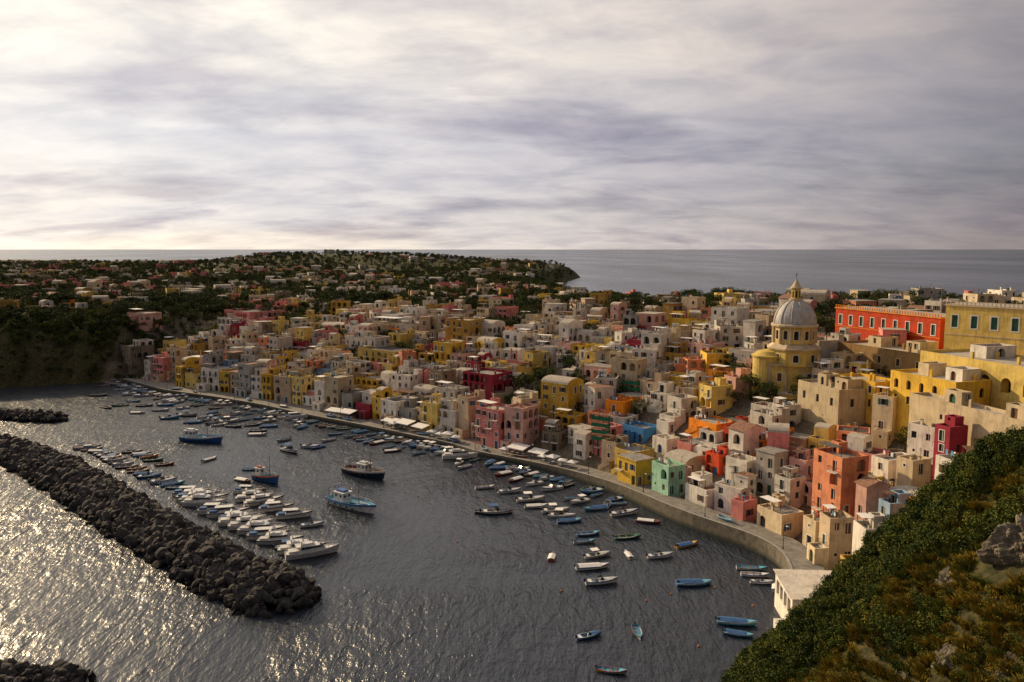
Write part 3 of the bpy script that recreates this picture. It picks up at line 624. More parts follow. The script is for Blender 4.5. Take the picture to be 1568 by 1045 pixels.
cumlen = np.concatenate([[0], np.cumsum(np.linalg.norm(np.diff(QA, axis=0), axis=1))])
RR = random.Random(77); cnt = 0
d = 13.0
while d < 135:
    s = RR.uniform(0, 5)
    while s < cumlen[-1] - 4:
        qx = np.interp(s, cumlen, QA[:, 0]); qy = np.interp(s, cumlen, QA[:, 1]); nxn = np.interp(s, cumlen, QN[:, 0]); nyn = np.interp(s, cumlen, QN[:, 1])
        w = RR.uniform(4.6, 10.5); dp = RR.uniform(5.5, 9.5); j = 1.0 if d < 20 else 2.2; dm = d - (1.5 if qx > 10 else 0)
        x = qx + nxn * (dm + RR.uniform(-j, j)); y = qy + nyn * (dm + RR.uniform(-j, j))
        kf = .82 if not (qx > 0 and d < 24) else .95
        if y > 128 and RR.random() < .94 and free(x, y, max(w, dp) * .5 - .3, kf):
            if not wood_zone(x, y) or RR.random() < .1:
                a = math.atan2(-nxn, nyn) + RR.gauss(0, .14) + (RR.choice([-.5, .5]) if d > 25 and RR.random() < .15 else 0); fx, fy = x + math.sin(a) * dp / 2, y - math.cos(a) * dp / 2
                base = floorz(fx, fy); h = RR.choice([4.0, 5.5, 6.5, 7, 8.5, 9.5, 11]) + (3 if (d < 20 and qx < 0) else 0)
                if qx > 0 and d < 24: h = RR.choice([5.5, 7, 9])
                col = RR.choice(auto_cols)
                if qx > 5 and d < 45: col = RR.choice(['white', 'white', 'cream', 'salmon', 'pink', 'palepink', 'orange', 'yellow', 'paleyellow', 'offwhite', 'beige'])
                mb = house_mb(w, dp, h, col, RR, True, terrace=False if (qx > 0 and d < 24) else None); mb.obj(cname[col], (x, y, base), a)
                placed.append((x, y, max(w, dp) * .5)); cnt += 1
        s += w * .5
    d += 4.8
for gy_ in np.arange(300, 640, 12.5):
    for gx_ in np.arange(-330, 330, 13.0):
        x = gx_ + RR.uniform(-3.5, 3.5); y = gy_ + RR.uniform(-3, 3); w = RR.uniform(6, 12); dp = RR.uniform(6.5, 10)
        dd = float(sdist(np.array([x]), np.array([y]))[0])
        if dd < 16 or wood_zone(x, y): continue
        pr = .52 if y < 520 else .38
        if RR.random() > pr or not free(x, y, max(w, dp) * .5): continue
        if x > .66 * y + 20 or x < -.68 * y - 20: continue
        base = H1(x, y) - .5; a = RR.choice([-.4, .3, .1, -.7]) + RR.gauss(0, .12); col = RR.choice(auto_cols)
        mb = house_mb(w, dp, RR.choice([4.2, 6.5, 6.5, 7.5, 9]), col, RR, y < 430, below=5); mb.obj(cname[col], (x, y, base), a); placed.append((x, y, max(w, dp) * .5)); cnt += 1
var = []
for i in range(30):
    R = random.Random(900 + i); col = R.choice(['white', 'cream', 'beige', 'paleyellow', 'palepink', 'offwhite', 'offwhite', 'cream', 'beige', 'white', 'pink'])
    var.append((house_mb(R.uniform(7, 15), R.uniform(7, 11), R.choice([3.8, 3.8, 6.5, 6.5, 8]), col, R, False, below=6).mesh('distant_house'), col))
nd = 0
for _ in range(6000):
    y = RR.uniform(620, 1750); x = RR.uniform(-.72 * y, 120)
    p = .72 if y < 800 else (.34 if y < 1100 else .10)
    cl = math.sin(x * .02 + 1) * math.sin(y * .013)
    if RR.random() > p * (.45 + .55 * cl): continue
    if float(sdist(np.array([x]), np.array([y]))[0]) < 25: continue
    ok = True
    for (a, b, c) in placed[-900:]:
        if (a - x) ** 2 + (b - y) ** 2 < (c + 7.5) ** 2: ok = False; break
    if not ok: continue
    me_, col = RR.choice(var); place(me_, 'distant_house', (x, y, H1(x, y) + (.8 if y > 1000 else -.2)), RR.choice([.2, -.5, 1.2, -.1]) + RR.gauss(0, .2)); placed.append((x, y, 6)); nd += 1
print('houses', cnt, nd)

# ------------------------------------------------------------------ trees
def leaves(mb, C, size, mats, nr):
    n = len(C); A = nr.normal(size=(n, 3)); A /= np.linalg.norm(A, axis=1)[:, None]
    B = np.cross(A, nr.normal(size=(n, 3))); B /= np.linalg.norm(B, axis=1)[:, None]
    s = size * nr.uniform(.6, 1.3, n)[:, None]
    ks = [mb.mi(m) for m in mats]; i0 = len(mb.v)
    P = np.stack([C - A * s * .5, C + B * s * .32, C + A * s * .5, C - B * s * .32], 1).reshape(-1, 3)
    mb.v.extend(map(tuple, P.tolist()))
    for i in range(n): mb.f.append((i0 + 4 * i, i0 + 4 * i + 1, i0 + 4 * i + 2, i0 + 4 * i + 3)); mb.m.append(ks[i % len(ks)])
def tree(kind, seed, nl=900, mats=('leaf_dark', 'leaf_mid'), ls=.5):
    R = random.Random(seed); nr = np.random.default_rng(seed); mb = MB(); h = 8.0
    if kind == 'pine':
        th = 5.5; rx, rz = 4.0, 1.5; cz = 7.0
    elif kind == 'cypress': th = 1.5; rx, rz = 1.1, 4.2; cz = 5.0
    else: th = 2.8; rx, rz = 3.3, 2.9; cz = 5.2
    lean = (R.uniform(-.5, .5), R.uniform(-.5, .5))
    mb.tube((0, 0, -1.5), (lean[0], lean[1], th), .35, .2, 7, 'bark')
    cl = []
    nc = 16 if kind != 'cypress' else 14
    for _ in range(nc):
        v = nr.normal(size=3); v /= np.linalg.norm(v); v *= R.uniform(.55, 1.0)
        c = np.array([lean[0] + v[0] * rx * R.uniform(.75, 1.15), lean[1] + v[1] * rx * R.uniform(.75, 1.15), cz + v[2] * rz]); cl.append(c)
    for c in cl[:9]:
        mb.tube((lean[0] * .8, lean[1] * .8, th * .85), tuple(c), .11, .04, 5, 'bark', cap=False)
    per = nl // nc
    for j, c in enumerate(cl):
        r = R.uniform(.8, 1.35) * (.55 if kind == 'cypress' else 1.0) * rx / 3.2
        pts = nr.normal(size=(per, 3)); pts /= np.linalg.norm(pts, axis=1)[:, None]; pts *= (nr.uniform(.4, 1, per) ** .5)[:, None] * r; pts[:, 2] *= .75
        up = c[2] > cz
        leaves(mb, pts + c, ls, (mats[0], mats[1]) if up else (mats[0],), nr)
    return mb.mesh(kind + '_tree')
T_pine = [tree('pine', s) for s in (1, 2)]; T_broad = [tree('broad', s) for s in (3, 4)] + [tree('broad', s, 900, ('leaf_mid', 'leaf_olive')) for s in (5, 6)]; T_cyp = [tree('cypress', 7)]
T_lite = [tree('broad', s, 460, ls=.75) for s in (13, 14)] + [tree('broad', 15, 460, ('leaf_mid', 'leaf_olive'), .75), tree('pine', 16, 420, ls=.75), tree('broad', 17, 460, ('leaf_mid', 'leaf_mid'), .75)]
dist_par = empty('distant_trees'); nt_ = 0
cand_y = 470 * (1900 / 470) ** rng.uniform(0, 1, 17000); cand_x = rng.uniform(-.74, .2, 17000) * cand_y
ok = (sdist(cand_x, cand_y) > 5) & (cand_x < 150); cand_x, cand_y = cand_x[ok], cand_y[ok]; cz = Hh(cand_x, cand_y)
PLA = np.array([(a, b, c) for a, b, c in placed])
cl_noise = np.sin(cand_x * .021 + 2) * np.sin(cand_y * .017) + .6 * np.sin(cand_x * .05 + cand_y * .034)
for x, y, z, cn in zip(cand_x, cand_y, cz, cl_noise):
    pr = (.46 + .25 * cn) if y < 800 else (.72 + .3 * cn)
    if RR.random() > pr: continue
    if ((PLA[:, 0] - x) ** 2 + (PLA[:, 1] - y) ** 2).min() < 46: continue
    m_ = RR.choice(T_lite); s = RR.uniform(.55, 1.1)
    if y > 900 and ((PLA[:, 0] - x) ** 2 + (PLA[:, 1] - (y + 9)) ** 2).min() < 90: s *= .55
    place(m_, 'distant_tree', (x, y, z - .5), RR.uniform(0, 6.28), dist_par, sc=s); nt_ += 1
for _ in range(3600):
    x = RR.uniform(-420, -184); y = RR.uniform(370, 520); dd = float(sdist(np.array([x]), np.array([y]))[0])
    if dd < 2.5 or (dd > 40 and RR.random() < .6): continue
    if ((PLA[:, 0] - x) ** 2 + (PLA[:, 1] - y) ** 2).min() < 36: continue
    place(RR.choice(T_lite), 'cliff_tree', (x, y, H1(x, y) - 1.6), RR.uniform(0, 6.28), dist_par, sc=RR.uniform(.35, .85) * (.6 if dd < 12 else 1))
tt = 0
for _ in range(12000):
    y = RR.uniform(180, 600); x = RR.uniform(-.6 * y, .66 * y); wz = wood_zone(x, y)
    if not wz and (RR.random() > .5 or y > 480): continue
    dd = float(sdist(np.array([x]), np.array([y]))[0])
    if dd < 18: continue
    if ((PLA[:, 0] - x) ** 2 + (PLA[:, 1] - y) ** 2).min() < (26 if wz else 30): continue
    if tt > 1100: break
    k = RR.random(); q = 1.15 if wz else .95
    if k < .7: place(RR.choice(T_broad), 'broadleaf_tree', (x, y, H1(x, y) - .5), RR.uniform(0, 6.28), sc=RR.uniform(.45, .9) * q)
    elif k < .93: place(RR.choice(T_pine), 'pine_tree', (x, y, H1(x, y) - .5), RR.uniform(0, 6.28), sc=RR.uniform(.6, 1.0) * q)
    else: place(T_cyp[0], 'cypress_tree', (x, y, H1(x, y) - .5), RR.uniform(0, 6.28), sc=RR.uniform(.8, 1.1))
    tt += 1
# ------------------------------------------------------------------ foreground hillside shrubs
def bush(seed, mats, n=1500, r=1.5, ls=.24):
    R = random.Random(seed); nr = np.random.default_rng(seed); mb = MB()
    for k in range(9):
        t = R.uniform(0, 6.28); rr = R.uniform(0, r * .75); c = np.array([rr * math.cos(t), rr * math.sin(t), R.uniform(.3, r * .75)])
        mb.tube((0, 0, -.6), tuple(c), .07, .02, 4, 'bark', cap=False)
        q = n // 9; pts = nr.normal(size=(q, 3)); pts /= np.linalg.norm(pts, axis=1)[:, None]; pts *= (nr.uniform(.3, 1, q) ** .5)[:, None] * R.uniform(.45, .8) * r * .8
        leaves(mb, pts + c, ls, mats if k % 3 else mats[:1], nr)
    return mb.mesh('shrub')
B_g = [bush(21, ('leaf_dark', 'leaf_mid')), bush(22, ('leaf_mid', 'leaf_olive')), bush(23, ('leaf_mid', 'leaf_olive', 'leaf_mid')), bush(26, ('leaf_mid', 'leaf_mid', 'leaf_dark')), bush(27, ('leaf_mid', 'leaf_olive', 'leaf_olive'))]
B_y = [bush(24, ('leaf_olive', 'leaf_ochre'), ls=.2), bush(25, ('leaf_mid', 'leaf_olive', 'leaf_ochre'), ls=.2), bush(28, ('leaf_ochre', 'leaf_ochre', 'leaf_olive'), ls=.18)]
def tussock(seed, mats):
    R = random.Random(seed); mb = MB()
    for k in range(190):
        t = R.uniform(0, 6.28); r0 = R.uniform(0, .6); b = Vector((r0 * math.cos(t), r0 * math.sin(t), -.15)); L = R.uniform(.35, .95); a = R.uniform(.1, .9)
        d = Vector((math.cos(t + R.uniform(-.7, .7)) * a, math.sin(t) * a, 1)).normalized(); s = d.orthogonal().normalized() * .04
        m = b + d * L * .55; e = b + d * L + Vector((d.x, d.y, -.3)) * L * .3
        mb.poly([tuple(b - s), tuple(b + s), tuple(m + s * .8), tuple(e), tuple(m - s * .8)], R.choice(mats))
    return mb.mesh('grass')
G_t = [tussock(31, ('leaf_olive', 'leaf_ochre')), tussock(32, ('leaf_mid', 'leaf_olive')), tussock(33, ('leaf_ochre', 'leaf_ochre', 'leaf_olive'))]
sh_par = empty('hillside_shrubs'); rockc = (60.5, 91.0)
nb = 0
bx_ = rng.uniform(30, 92, 17000); by_ = rng.uniform(52, 122, 17000); bz_ = Hh(bx_, by_)
for x, y, z in zip(bx_, by_, bz_):
    if z < 1.0 or nb > 11000: continue
    if ((x - rockc[0]) / 4.5) ** 2 + ((y - rockc[1]) / 5) ** 2 < 1: continue
    f = math.sin(x * .23 + 1) * math.sin(y * .19 + .5) + .6 * math.sin(x * .47 + y * .36)
    edge = y > 104; q = RR.random()
    if q < .5 and not edge: place(RR.choice(G_t), 'grass', (x, y, z), RR.uniform(0, 6.28), sh_par, sc=RR.uniform(.8, 1.7))
    elif f > .05 or edge:
        if q < .72: place(RR.choice(B_g), 'shrub', (x, y, z - .2), RR.uniform(0, 6.28), sh_par, sc=RR.uniform(.4, 1.35) * (.85 if edge else 1))
    elif q < .78: place(RR.choice(B_y), 'shrub', (x, y, z - .2), RR.uniform(0, 6.28), sh_par, sc=RR.uniform(.3, .8))
    nb += 1
for _ in range(30):
    x = RR.uniform(62, 84); y = RR.uniform(96, 112); place(RR.choice(T_broad), 'broadleaf_tree', (x, y, H1(x, y) - .6), RR.uniform(0, 6), sc=RR.uniform(.28, .48))
def outcrop(loc, sx_, sy_, sz_, seed, tilt):
    bm = bmesh.new(); bmesh.ops.create_icosphere(bm, subdivisions=6, radius=1)
    Rk = random.Random(seed); pl = [(Vector((Rk.gauss(0, 1), Rk.gauss(0, 1), Rk.gauss(0, .8))).normalized(), Rk.uniform(.6, .85)) for _ in range(18)]
    for v in bm.verts:
        p = v.co.normalized(); r = 1.2
        for q, dd in pl:
            c = p.dot(q)
            if c > .05: r = min(r, dd / c)
        n = mnoise.fractal(p * 3.0 + Vector((3, 1, seed)), .8, 2.1, 7); rd = mnoise.ridged_multi_fractal(p * 2.4, .9, 2.1, 6, 1.0, 2.0)
        p = p * (r + .10 * n - .08 * rd); v.co = Vector((p.x * sx_, p.y * sy_, p.z * sz_))
    me = bpy.data.meshes.new('rock_outcrop'); bm.to_mesh(me); bm.free(); me.materials.append(MAT['outcrop_rock'])
    place(me, 'rock_outcrop', loc, .4, tilt=tilt)
outcrop((rockc[0] + 1.6, rockc[1], H1(*rockc) - 1.8), 6.0, 6.5, 7.0, 8, (.2, -.6))
for (x, y, s) in ((51.5, 88, 2.2), (48.5, 93, 1.6), (54, 82, 1.7), (56, 97, 2.2)): outcrop((x, y, H1(x, y) - s * .25), s * 1.6, s, s * .7, int(x), (.1, -.6))

# ------------------------------------------------------------------ breakwaters
ico = []
for s in range(10):
    bm = bmesh.new(); bmesh.ops.create_icosphere(bm, subdivisions=2, radius=1); R = random.Random(s)
    pl = [Vector((R.gauss(0, 1), R.gauss(0, 1), R.gauss(0, 1))).normalized() for _ in range(8)]
    for v in bm.verts:
        p = v.co.normalized(); r = 1.35
        for q in pl:
            c = p.dot(q)
            if c > .05: r = min(r, .66 / c)
        v.co = p * r
    ico.append((np.array([v.co[:] for v in bm.verts]), [tuple(v.index for v in f.verts) for f in bm.faces])); bm.free()
def breakwater(name, pts, hw, hz, dens, smin, smax, seed):
    nr = np.random.default_rng(seed); P_ = resample(pts, 2.0); V_ = []; F_ = []; off = 0
    A = np.array(P_)
    for _ in range(5): A[1:-1] = (A[:-2] + 2 * A[1:-1] + A[2:]) / 4
    t = np.gradient(A, axis=0); t /= np.linalg.norm(t, axis=1)[:, None]; nn = np.stack([-t[:, 1], t[:, 0]], 1)
    st = [(-1, -2.5), (-.8, .3), (-.35, hz * .72), (.35, hz * .72), (.8, .3), (1, -2.5)]
    for i in range(len(A)):
        for s, z in st: V_.append((A[i, 0] + nn[i, 0] * s * hw, A[i, 1] + nn[i, 1] * s * hw, z))
    for i in range(len(A) - 1):
        for k in range(5): F_.append((i * 6 + k, (i + 1) * 6 + k, (i + 1) * 6 + k + 1, i * 6 + k + 1))
    off = len(V_)
    L = len(A) * 2.0; n = int(L * hw * 2 * dens)
    def add(x, y, z):
        nonlocal off
        v, f = ico[nr.integers(0, 10)]; sc = (smin + (smax - smin) * nr.uniform(0, 1) ** 2.2) * nr.uniform(.6, 1.3, 3)
        M = np.array(Matrix.Rotation(nr.uniform(0, 6.28), 3, Vector(nr.normal(size=3)).normalized()))
        w = (v * sc) @ M.T + (x, y, z); V_.extend(map(tuple, w.tolist())); F_.extend([tuple(a + off for a in q) for q in f]); off += len(v)
    for _ in range(n):
        i = nr.integers(0, len(A)); s = nr.uniform(-1.1, 1.1) * (1 + .08 * math.sin(i * .7) + .06 * math.sin(i * 1.9))
        al = nr.uniform(-1, 1); add(A[i, 0] + nn[i, 0] * s * hw + t[i, 0] * al, A[i, 1] + nn[i, 1] * s * hw + t[i, 1] * al, hz * (1 - abs(s) ** 1.7) + nr.uniform(-.45, .6) - .15)
    for _ in range(int(hw * hw * 3.1 * dens * .8)):
        r = hw * math.sqrt(nr.uniform(0, 1)); th = nr.uniform(0, 6.28); add(A[-1, 0] + r * math.cos(th), A[-1, 1] + r * math.sin(th), hz * (1 - (r / hw) ** 1.7) + nr.uniform(-.35, .4) - .2)
    me = bpy.data.meshes.new(name); me.from_pydata(V_, [], F_); me.materials.append(MAT['breakwater_rock']); place(me, name, (0, 0, 0))
bw_px = [(-160, 640), (0, 686), (60, 704), (120, 738), (180, 776), (240, 812), (300, 846), (360, 880), (425, 908)]
breakwater('breakwater', [survey(a, b, 1.0) for a, b in bw_px], 7.4, 3.7, 2.0, .45, 1.6, 3)
breakwater('small_breakwater', [survey(-160, 628, .5), survey(0, 636, .5), survey(82, 641, .5)], 5.0, 2.4, 1.0, .55, 1.5, 4)
breakwater('rock_groyne', [survey(-150, 1030, .5), survey(0, 1046, .5), survey(95, 1052, .5)], 4.6, 2.0, 2.2, .4, 1.2, 5)
x0, y0 = survey(1350, 459); x1, y1 = survey(1700, 457)
breakwater('harbour_mole', [(x1, y1), (x0, y0)], 8, 3.5, .12, 2.0, 3.2, 6)

# ------------------------------------------------------------------ boats
def hull(mb, L, B, Hb, hm, trim, inner, deck=0.0, transom=.72, flare=.8, bow=.45, stripe=None):
    n = 12; rows = []
    for i in range(n + 1):
        t = i / n; x = -L / 2 + L * t
        if t < .4: b = B / 2 * (transom + (1 - transom) * math.sin(t / .4 * math.pi / 2))
        else: b = B / 2 * max(0.015, (1 - ((t - .4) / .6) ** 2.3))
        sh = Hb * (.82 + .05 * (1 - t) ** 2 + bow * t ** 2.4); x2 = x + (.08 * L * t ** 3)
        kb = -.25 * (1 - t ** 4); fl = max(.12, Hb * .35)
        rows.append([(x, 0, kb), (x + (x2 - x) * .3, b * flare * (1 - .35 * t), .04 + .1 * t), (x + (x2 - x) * .8, b * .97, sh * .78), (x2, b, sh), (x2 - .02 * t, max(b - .1, 0.0), sh + .02),
                     (x2 - .15 * t, max(b - .13, 0.0), (fl if deck == 0 else sh - deck)), (x2 - .15 * t, 0, (fl if deck == 0 else sh - deck + .03))])
    mats = [hm, hm, stripe or trim, trim, inner, inner]
    for sgn in (1, -1):
        for i in range(n):
            for k in range(6):
                a, b, c, d = rows[i][k], rows[i + 1][k], rows[i + 1][k + 1], rows[i][k + 1]
                q = [(p[0], p[1] * sgn, p[2]) for p in (a, b, c, d)]; mb.poly(q if sgn < 0 else q[::-1], mats[k])
        r = rows[0]; q = [(p[0], p[1] * sgn, p[2]) for p in r[:4]] + [(r[3][0], 0, r[3][2])]; mb.poly(q, hm)
        q = [(r[3][0] + .1, 0, r[3][2])] + [(p[0] + .1, p[1] * sgn, p[2]) for p in r[4:]]; mb.poly(q, inner)
    return rows
def rowboat(L, hm, trim, inner, motor, cover=None, seed=0):
    mb = MB(); B = L * .36; hull(mb, L, B, .62, hm, trim, inner)
    for f in (-.3, -.02, .22): mb.box(L * f - .13, L * f + .13, -B * .42, B * .42, .42, .47, 'paint_wood')
    mb.poly([(L * .28, -B * .36, .66), (L * .55, 0, .92), (L * .28, B * .36, .66)], inner); 
    if motor:
        mb.box(-L / 2 - .35, -L / 2 - .05, -.16, .16, .55, .98, 'paint_grey' if seed % 2 else 'paint_navy'); mb.box(-L / 2 - .26, -L / 2 - .14, -.06, .06, -.3, .55, 'paint_grey')
    if cover:
        for k in range(6):
            x0 = -L * .42 + k * L * .115; x1 = x0 + L * .115; w0 = B * .47; z = .66
            mb.poly([(x0, -w0, z), (x1, -w0, z), (x1, 0, z + .28), (x0, 0, z + .28)], cover); mb.poly([(x0, 0, z + .28), (x1, 0, z + .28), (x1, w0, z), (x0, w0, z)], cover)
    return mb.mesh('rowing_boat')
def motorboat(L, hm, trim, inner, canopy):
    mb = MB(); B = L * .34; hull(mb, L, B, .85, hm, trim, inner, bow=.5)
    z = .82
    mb.poly([(L * .06, -B * .44, z), (L * .34, -B * .3, z + .15), (L * .54, 0, z + .38), (L * .06, 0, z + .25)], hm); mb.poly([(L * .06, 0, z + .25), (L * .54, 0, z + .38), (L * .34, B * .3, z + .15), (L * .06, B * .44, z)], hm)
    mb.poly([(L * .1, -B * .36, z + .15), (L * .1, B * .36, z + .15), (L * .02, B * .3, z + .7), (L * .02, -B * .3, z + .7)], 'glass_dark')
    mb.poly([(L * .1, -B * .36, z + .15), (L * .02, -B * .3, z + .7), (-L * .1, -B * .36, z + .2)], 'glass_dark'); mb.poly([(L * .1, B * .36, z + .15), (L * .02, B * .3, z + .7), (-L * .1, B * .36, z + .2)], 'glass_dark')
    mb.box(-L * .04, L * .02, -.45, .1, .3, 1.0, 'paint_white'); mb.box(-L * .42, -L * .3, -B * .38, B * .38, .3, .72, 'paint_white'); mb.box(-L * .16, -L * .1, -.4, .4, .3, .8, 'paint_navy')
    mb.box(-L / 2 - .45, -L / 2 - .02, -.22, .22, .6, 1.25, 'paint_navy'); mb.box(-L / 2 - .3, -L / 2 - .14, -.08, .08, -.3, .6, 'paint_grey')
    if canopy:
        for sx in (-.2, .02):
            for sy in (-1, 1): mb.tube((L * sx, sy * B * .42, .8), (L * sx, sy * B * .38, 2.0), .025, .025, 4, 'iron')
        mb.box(-L * .24, L * .06, -B * .42, B * .42, 2.0, 2.06, canopy)
    return mb.mesh('motorboat')
def yacht(L, fly, st):
    mb = MB(); B = L * .31; hull(mb, L, B, 1.5, 'paint_white', 'paint_white', 'paint_white', deck=.12, bow=.38, stripe=st)
    z = 1.25
    def taper(x0, x1, w0, z0, z1, ins, mat, w1=None, front=1.2):
        w1 = w1 or w0 * .85; a = [(x0, -w0, z0), (x1, -w0 * .7, z0), (x1, w0 * .7, z0), (x0, w0, z0)]; b = [(x0 + ins, -w1, z1), (x1 - front, -w1 * .7, z1), (x1 - front, w1 * .7, z1), (x0 + ins, w1, z1)]
        for k in range(4): mb.poly([a[k], a[(k + 1) % 4], b[(k + 1) % 4], b[k]], mat)
        mb.poly(b, 'paint_white')
    taper(-L * .2, L * .3, B * .4, z, z + .6, 0, 'paint_white', front=.5); taper(-L * .2, L * .26, B * .38, z + .6, z + 1.15, .1, 'glass_dark', front=.9)
    mb.box(-L * .3, L * .14, -B * .36, B * .36, z + 1.15, z + 1.27, 'paint_white')
    mb.box(-L * .44, -L * .24, -B * .3, B * .3, z, z + .45, 'paint_white' if fly else 'canvas_blue')
    if fly: taper(-L * .2, L * .08, B * .3, z + 1.27, z + 1.7, 0, 'paint_white', front=.5); mb.box(-L * .22, -L * .18, -B * .34, B * .34, z + 2.2, z + 2.35, 'paint_white'); mb.box(-L * .21, -L * .19, -B * .34, -B * .32, z + 1.2, z + 2.2, 'paint_white'); mb.box(-L * .21, -L * .19, B * .32, B * .34, z + 1.2, z + 2.2, 'paint_white')
    for sgn in (-1, 1):
        pr = None
        for k in range(7):
            t = .45 + k * .085; b = B / 2 * max(.03, 1 - ((t - .4) / .6) ** 2.3) * .92; x = -L / 2 + L * t + .08 * L * t ** 3; zz = 1.5 * (.82 + .38 * t ** 2.4); p = (x, sgn * b, zz + .65)
            mb.tube((x, sgn * b, zz), p, .03, .03, 4, 'trim_white')
            if pr: mb.tube(pr, p, .03, .03, 4, 'trim_white')
            pr = p
    return mb.mesh('motor_yacht')
def fishing(L, hm, stripe, deckm, house_f=-.22, masts=2):
    mb = MB(); B = L * .32; hull(mb, L, B, 1.9, hm, stripe, deckm, deck=.7, transom=.8, bow=.55, stripe=stripe)
    z = 1.0; x0, x1 = L * (house_f - .12), L * (house_f + .1); w = B * .27
    c = [(x0, -w), (x1, -w), (x1, w), (x0, w)]
    for k in range(4):
        p, q = c[k], c[(k + 1) % 4]; Lw = math.hypot(q[0] - p[0], q[1] - p[1]); m_ = 2 if Lw > 2 else 1
        wall(mb, p, q, z, z + 2.5, [dict(u0=(j + .5) * Lw / m_ - .35, u1=(j + .5) * Lw / m_ + .35, v0=z + 1.4, v1=z + 2.05, r=.06) for j in range(m_)], 'paint_white')
    mb.box(x0 - .35, x1 + .35, -w - .25, w + .25, z + 2.5, z + 2.65, 'paint_white'); mb.box(x0 + .3, x1 - .4, -w * .6, w * .6, z + 2.65, z + 3.1, stripe)
    mb.tube((x0, 0, z + 2.6), (x0, 0, z + 5.0), .08, .05, 6, 'paint_white'); mb.box(x0 - .05, x0 + .05, -.8, .8, z + 4.2, z + 4.3, 'paint_white')
    mb.tube((L * .18, 0, z), (L * .18, 0, z + 6.4), .11, .06, 6, 'paint_wood'); mb.tube((L * .18, 0, z + 1.6), (-L * .06, 0, z + 4.6), .07, .05, 6, 'paint_wood')
    if masts > 1:
        for sy in (-1, 1): mb.tube((-L * .42, sy * B * .32, z), (-L * .42, sy * B * .3, z + 3.2), .07, .07, 6, stripe)
        mb.tube((-L * .42, -B * .32, z + 3.2), (-L * .42, B * .32, z + 3.2), .08, .08, 6, stripe)
    for p, q in (((L * .18, 0, z + 6.3), (L * .54, 0, 2.9)), ((L * .18, 0, z + 6.3), (x0, 0, z + 4.9)), ((x0, 0, z + 4.9), (-L * .48, 0, 1.9))): mb.tube(p, q, .025, .025, 3, 'iron', cap=False)
    R = random.Random(int(L * 10))
    for _ in range(12):
        x = R.uniform(-L * .02, L * .32); y = R.uniform(-B * .25, B * .25); s = R.uniform(.25, .5); mb.box(x - s, x + s, y - s * .7, y + s * .7, z, z + R.uniform(.25, .6), R.choice(['paint_blue', 'paint_lightblue', 'paint_white', 'paint_orange', 'paint_grey', 'net_green']))
    for sgn in (-1, 1):
        for k in range(5): x = -L * .35 + k * L * .14; mb.tube((x, sgn * B * .5, .95), (x, sgn * (B * .5 + .14), .95), .28, .28, 8, 'paint_navy')
    for sgn in (-1, 1):
        pr = None
        for k in range(9):
            t = .05 + k * .11; b = B / 2 * (1 if t < .4 else max(.03, 1 - ((t - .4) / .6) ** 2.3)) * .95; x = -L / 2 + L * t + .08 * L * t ** 3; zz = 1.9 * (.85 + .55 * t ** 2.4); p = (x, sgn * b, zz + .5)
            mb.tube((x, sgn * b, zz), p, .03, .03, 4, 'trim_white')
            if pr: mb.tube(pr, p, .03, .03, 4, 'trim_white')
            pr = p
    return mb.mesh('fishing_boat')
def sailboat(L):
    mb = MB(); B = L * .3; hull(mb, L, B, 1.0, 'paint_white', 'paint_blue', 'paint_wood', deck=.1)
    mb.box(-L * .1, L * .2, -B * .25, B * .25, .85, 1.3, 'paint_white'); mb.box(-L * .08, L * .18, -B * .255, B * .255, 1.0, 1.15, 'glass_dark')
    mb.tube((L * .1, 0, .9), (L * .1, 0, L * 1.2), .07, .05, 6, 'paint_white'); mb.tube((L * .1, 0, 2.0), (-L * .38, 0, 2.0), .1, .1, 6, 'canvas_blue')
    for q in ((L * .55, 0, 1.3), (-L * .5, 0, .9)): mb.tube((L * .1, 0, L * 1.2), q, .015, .015, 3, 'iron', cap=False)
    return mb.mesh('sailing_boat')
pw = 'paint_'
rb = {}
for i, (n_, hm, tr, inn) in enumerate([('blue', 'blue', 'white', 'lightblue'), ('white', 'white', 'blue', 'white'), ('white2', 'white', 'wood', 'lightblue'), ('lightblue', 'lightblue', 'white', 'lightblue'),
     ('red', 'red', 'white', 'wood'), ('green', 'green', 'white', 'green'), ('yellow', 'yellow', 'red', 'lightblue'), ('wood', 'wood', 'white', 'wood'), ('navy', 'navy', 'white', 'grey'), ('yellow2', 'yellow', 'blue', 'yellow')]):
    rb[n_] = [rowboat(5.2, pw + hm, pw + tr, pw + inn, i % 2 == 0, None, i), rowboat(5.8, pw + hm, pw + tr, pw + inn, i % 2 == 1, 'canvas_blue' if i % 3 == 0 else ('canvas_white' if i % 3 == 1 else None), i + 1)]
mot = [motorboat(6.2, pw + 'white', pw + 'blue', pw + 'white', None), motorboat(6.5, pw + 'white', pw + 'white', pw + 'grey', 'canvas_white'), motorboat(6.8, pw + 'navy', pw + 'white', pw + 'white', 'canvas_blue'), motorboat(6.0, pw + 'blue', pw + 'white', pw + 'lightblue', None)]
yac = [yacht(10.5, True, 'paint_white'), yacht(9.5, False, 'paint_navy'), yacht(11.0, True, 'paint_navy'), yacht(8.5, False, 'paint_white')]
sail = sailboat(8.5)
boats = []
def boat(me_, nm, x, y, deg, sc=1.0, chk=0, z=None):
    if chk:
        for (a, b) in boats:
            if (a - x) ** 2 + (b - y) ** 2 < chk * chk: return
    place(me_, nm, (x, y, RR.uniform(-.06, .02) if z is None else z), math.radians(deg), sc=sc, tilt=(RR.uniform(-.03, .03), RR.uniform(-.02, .02))); boats.append((x, y))
def bp_(me_, nm, a, b, deg, sc=1.0): x, y = survey(a, b, .3); boat(me_, nm, x, y, deg, sc)
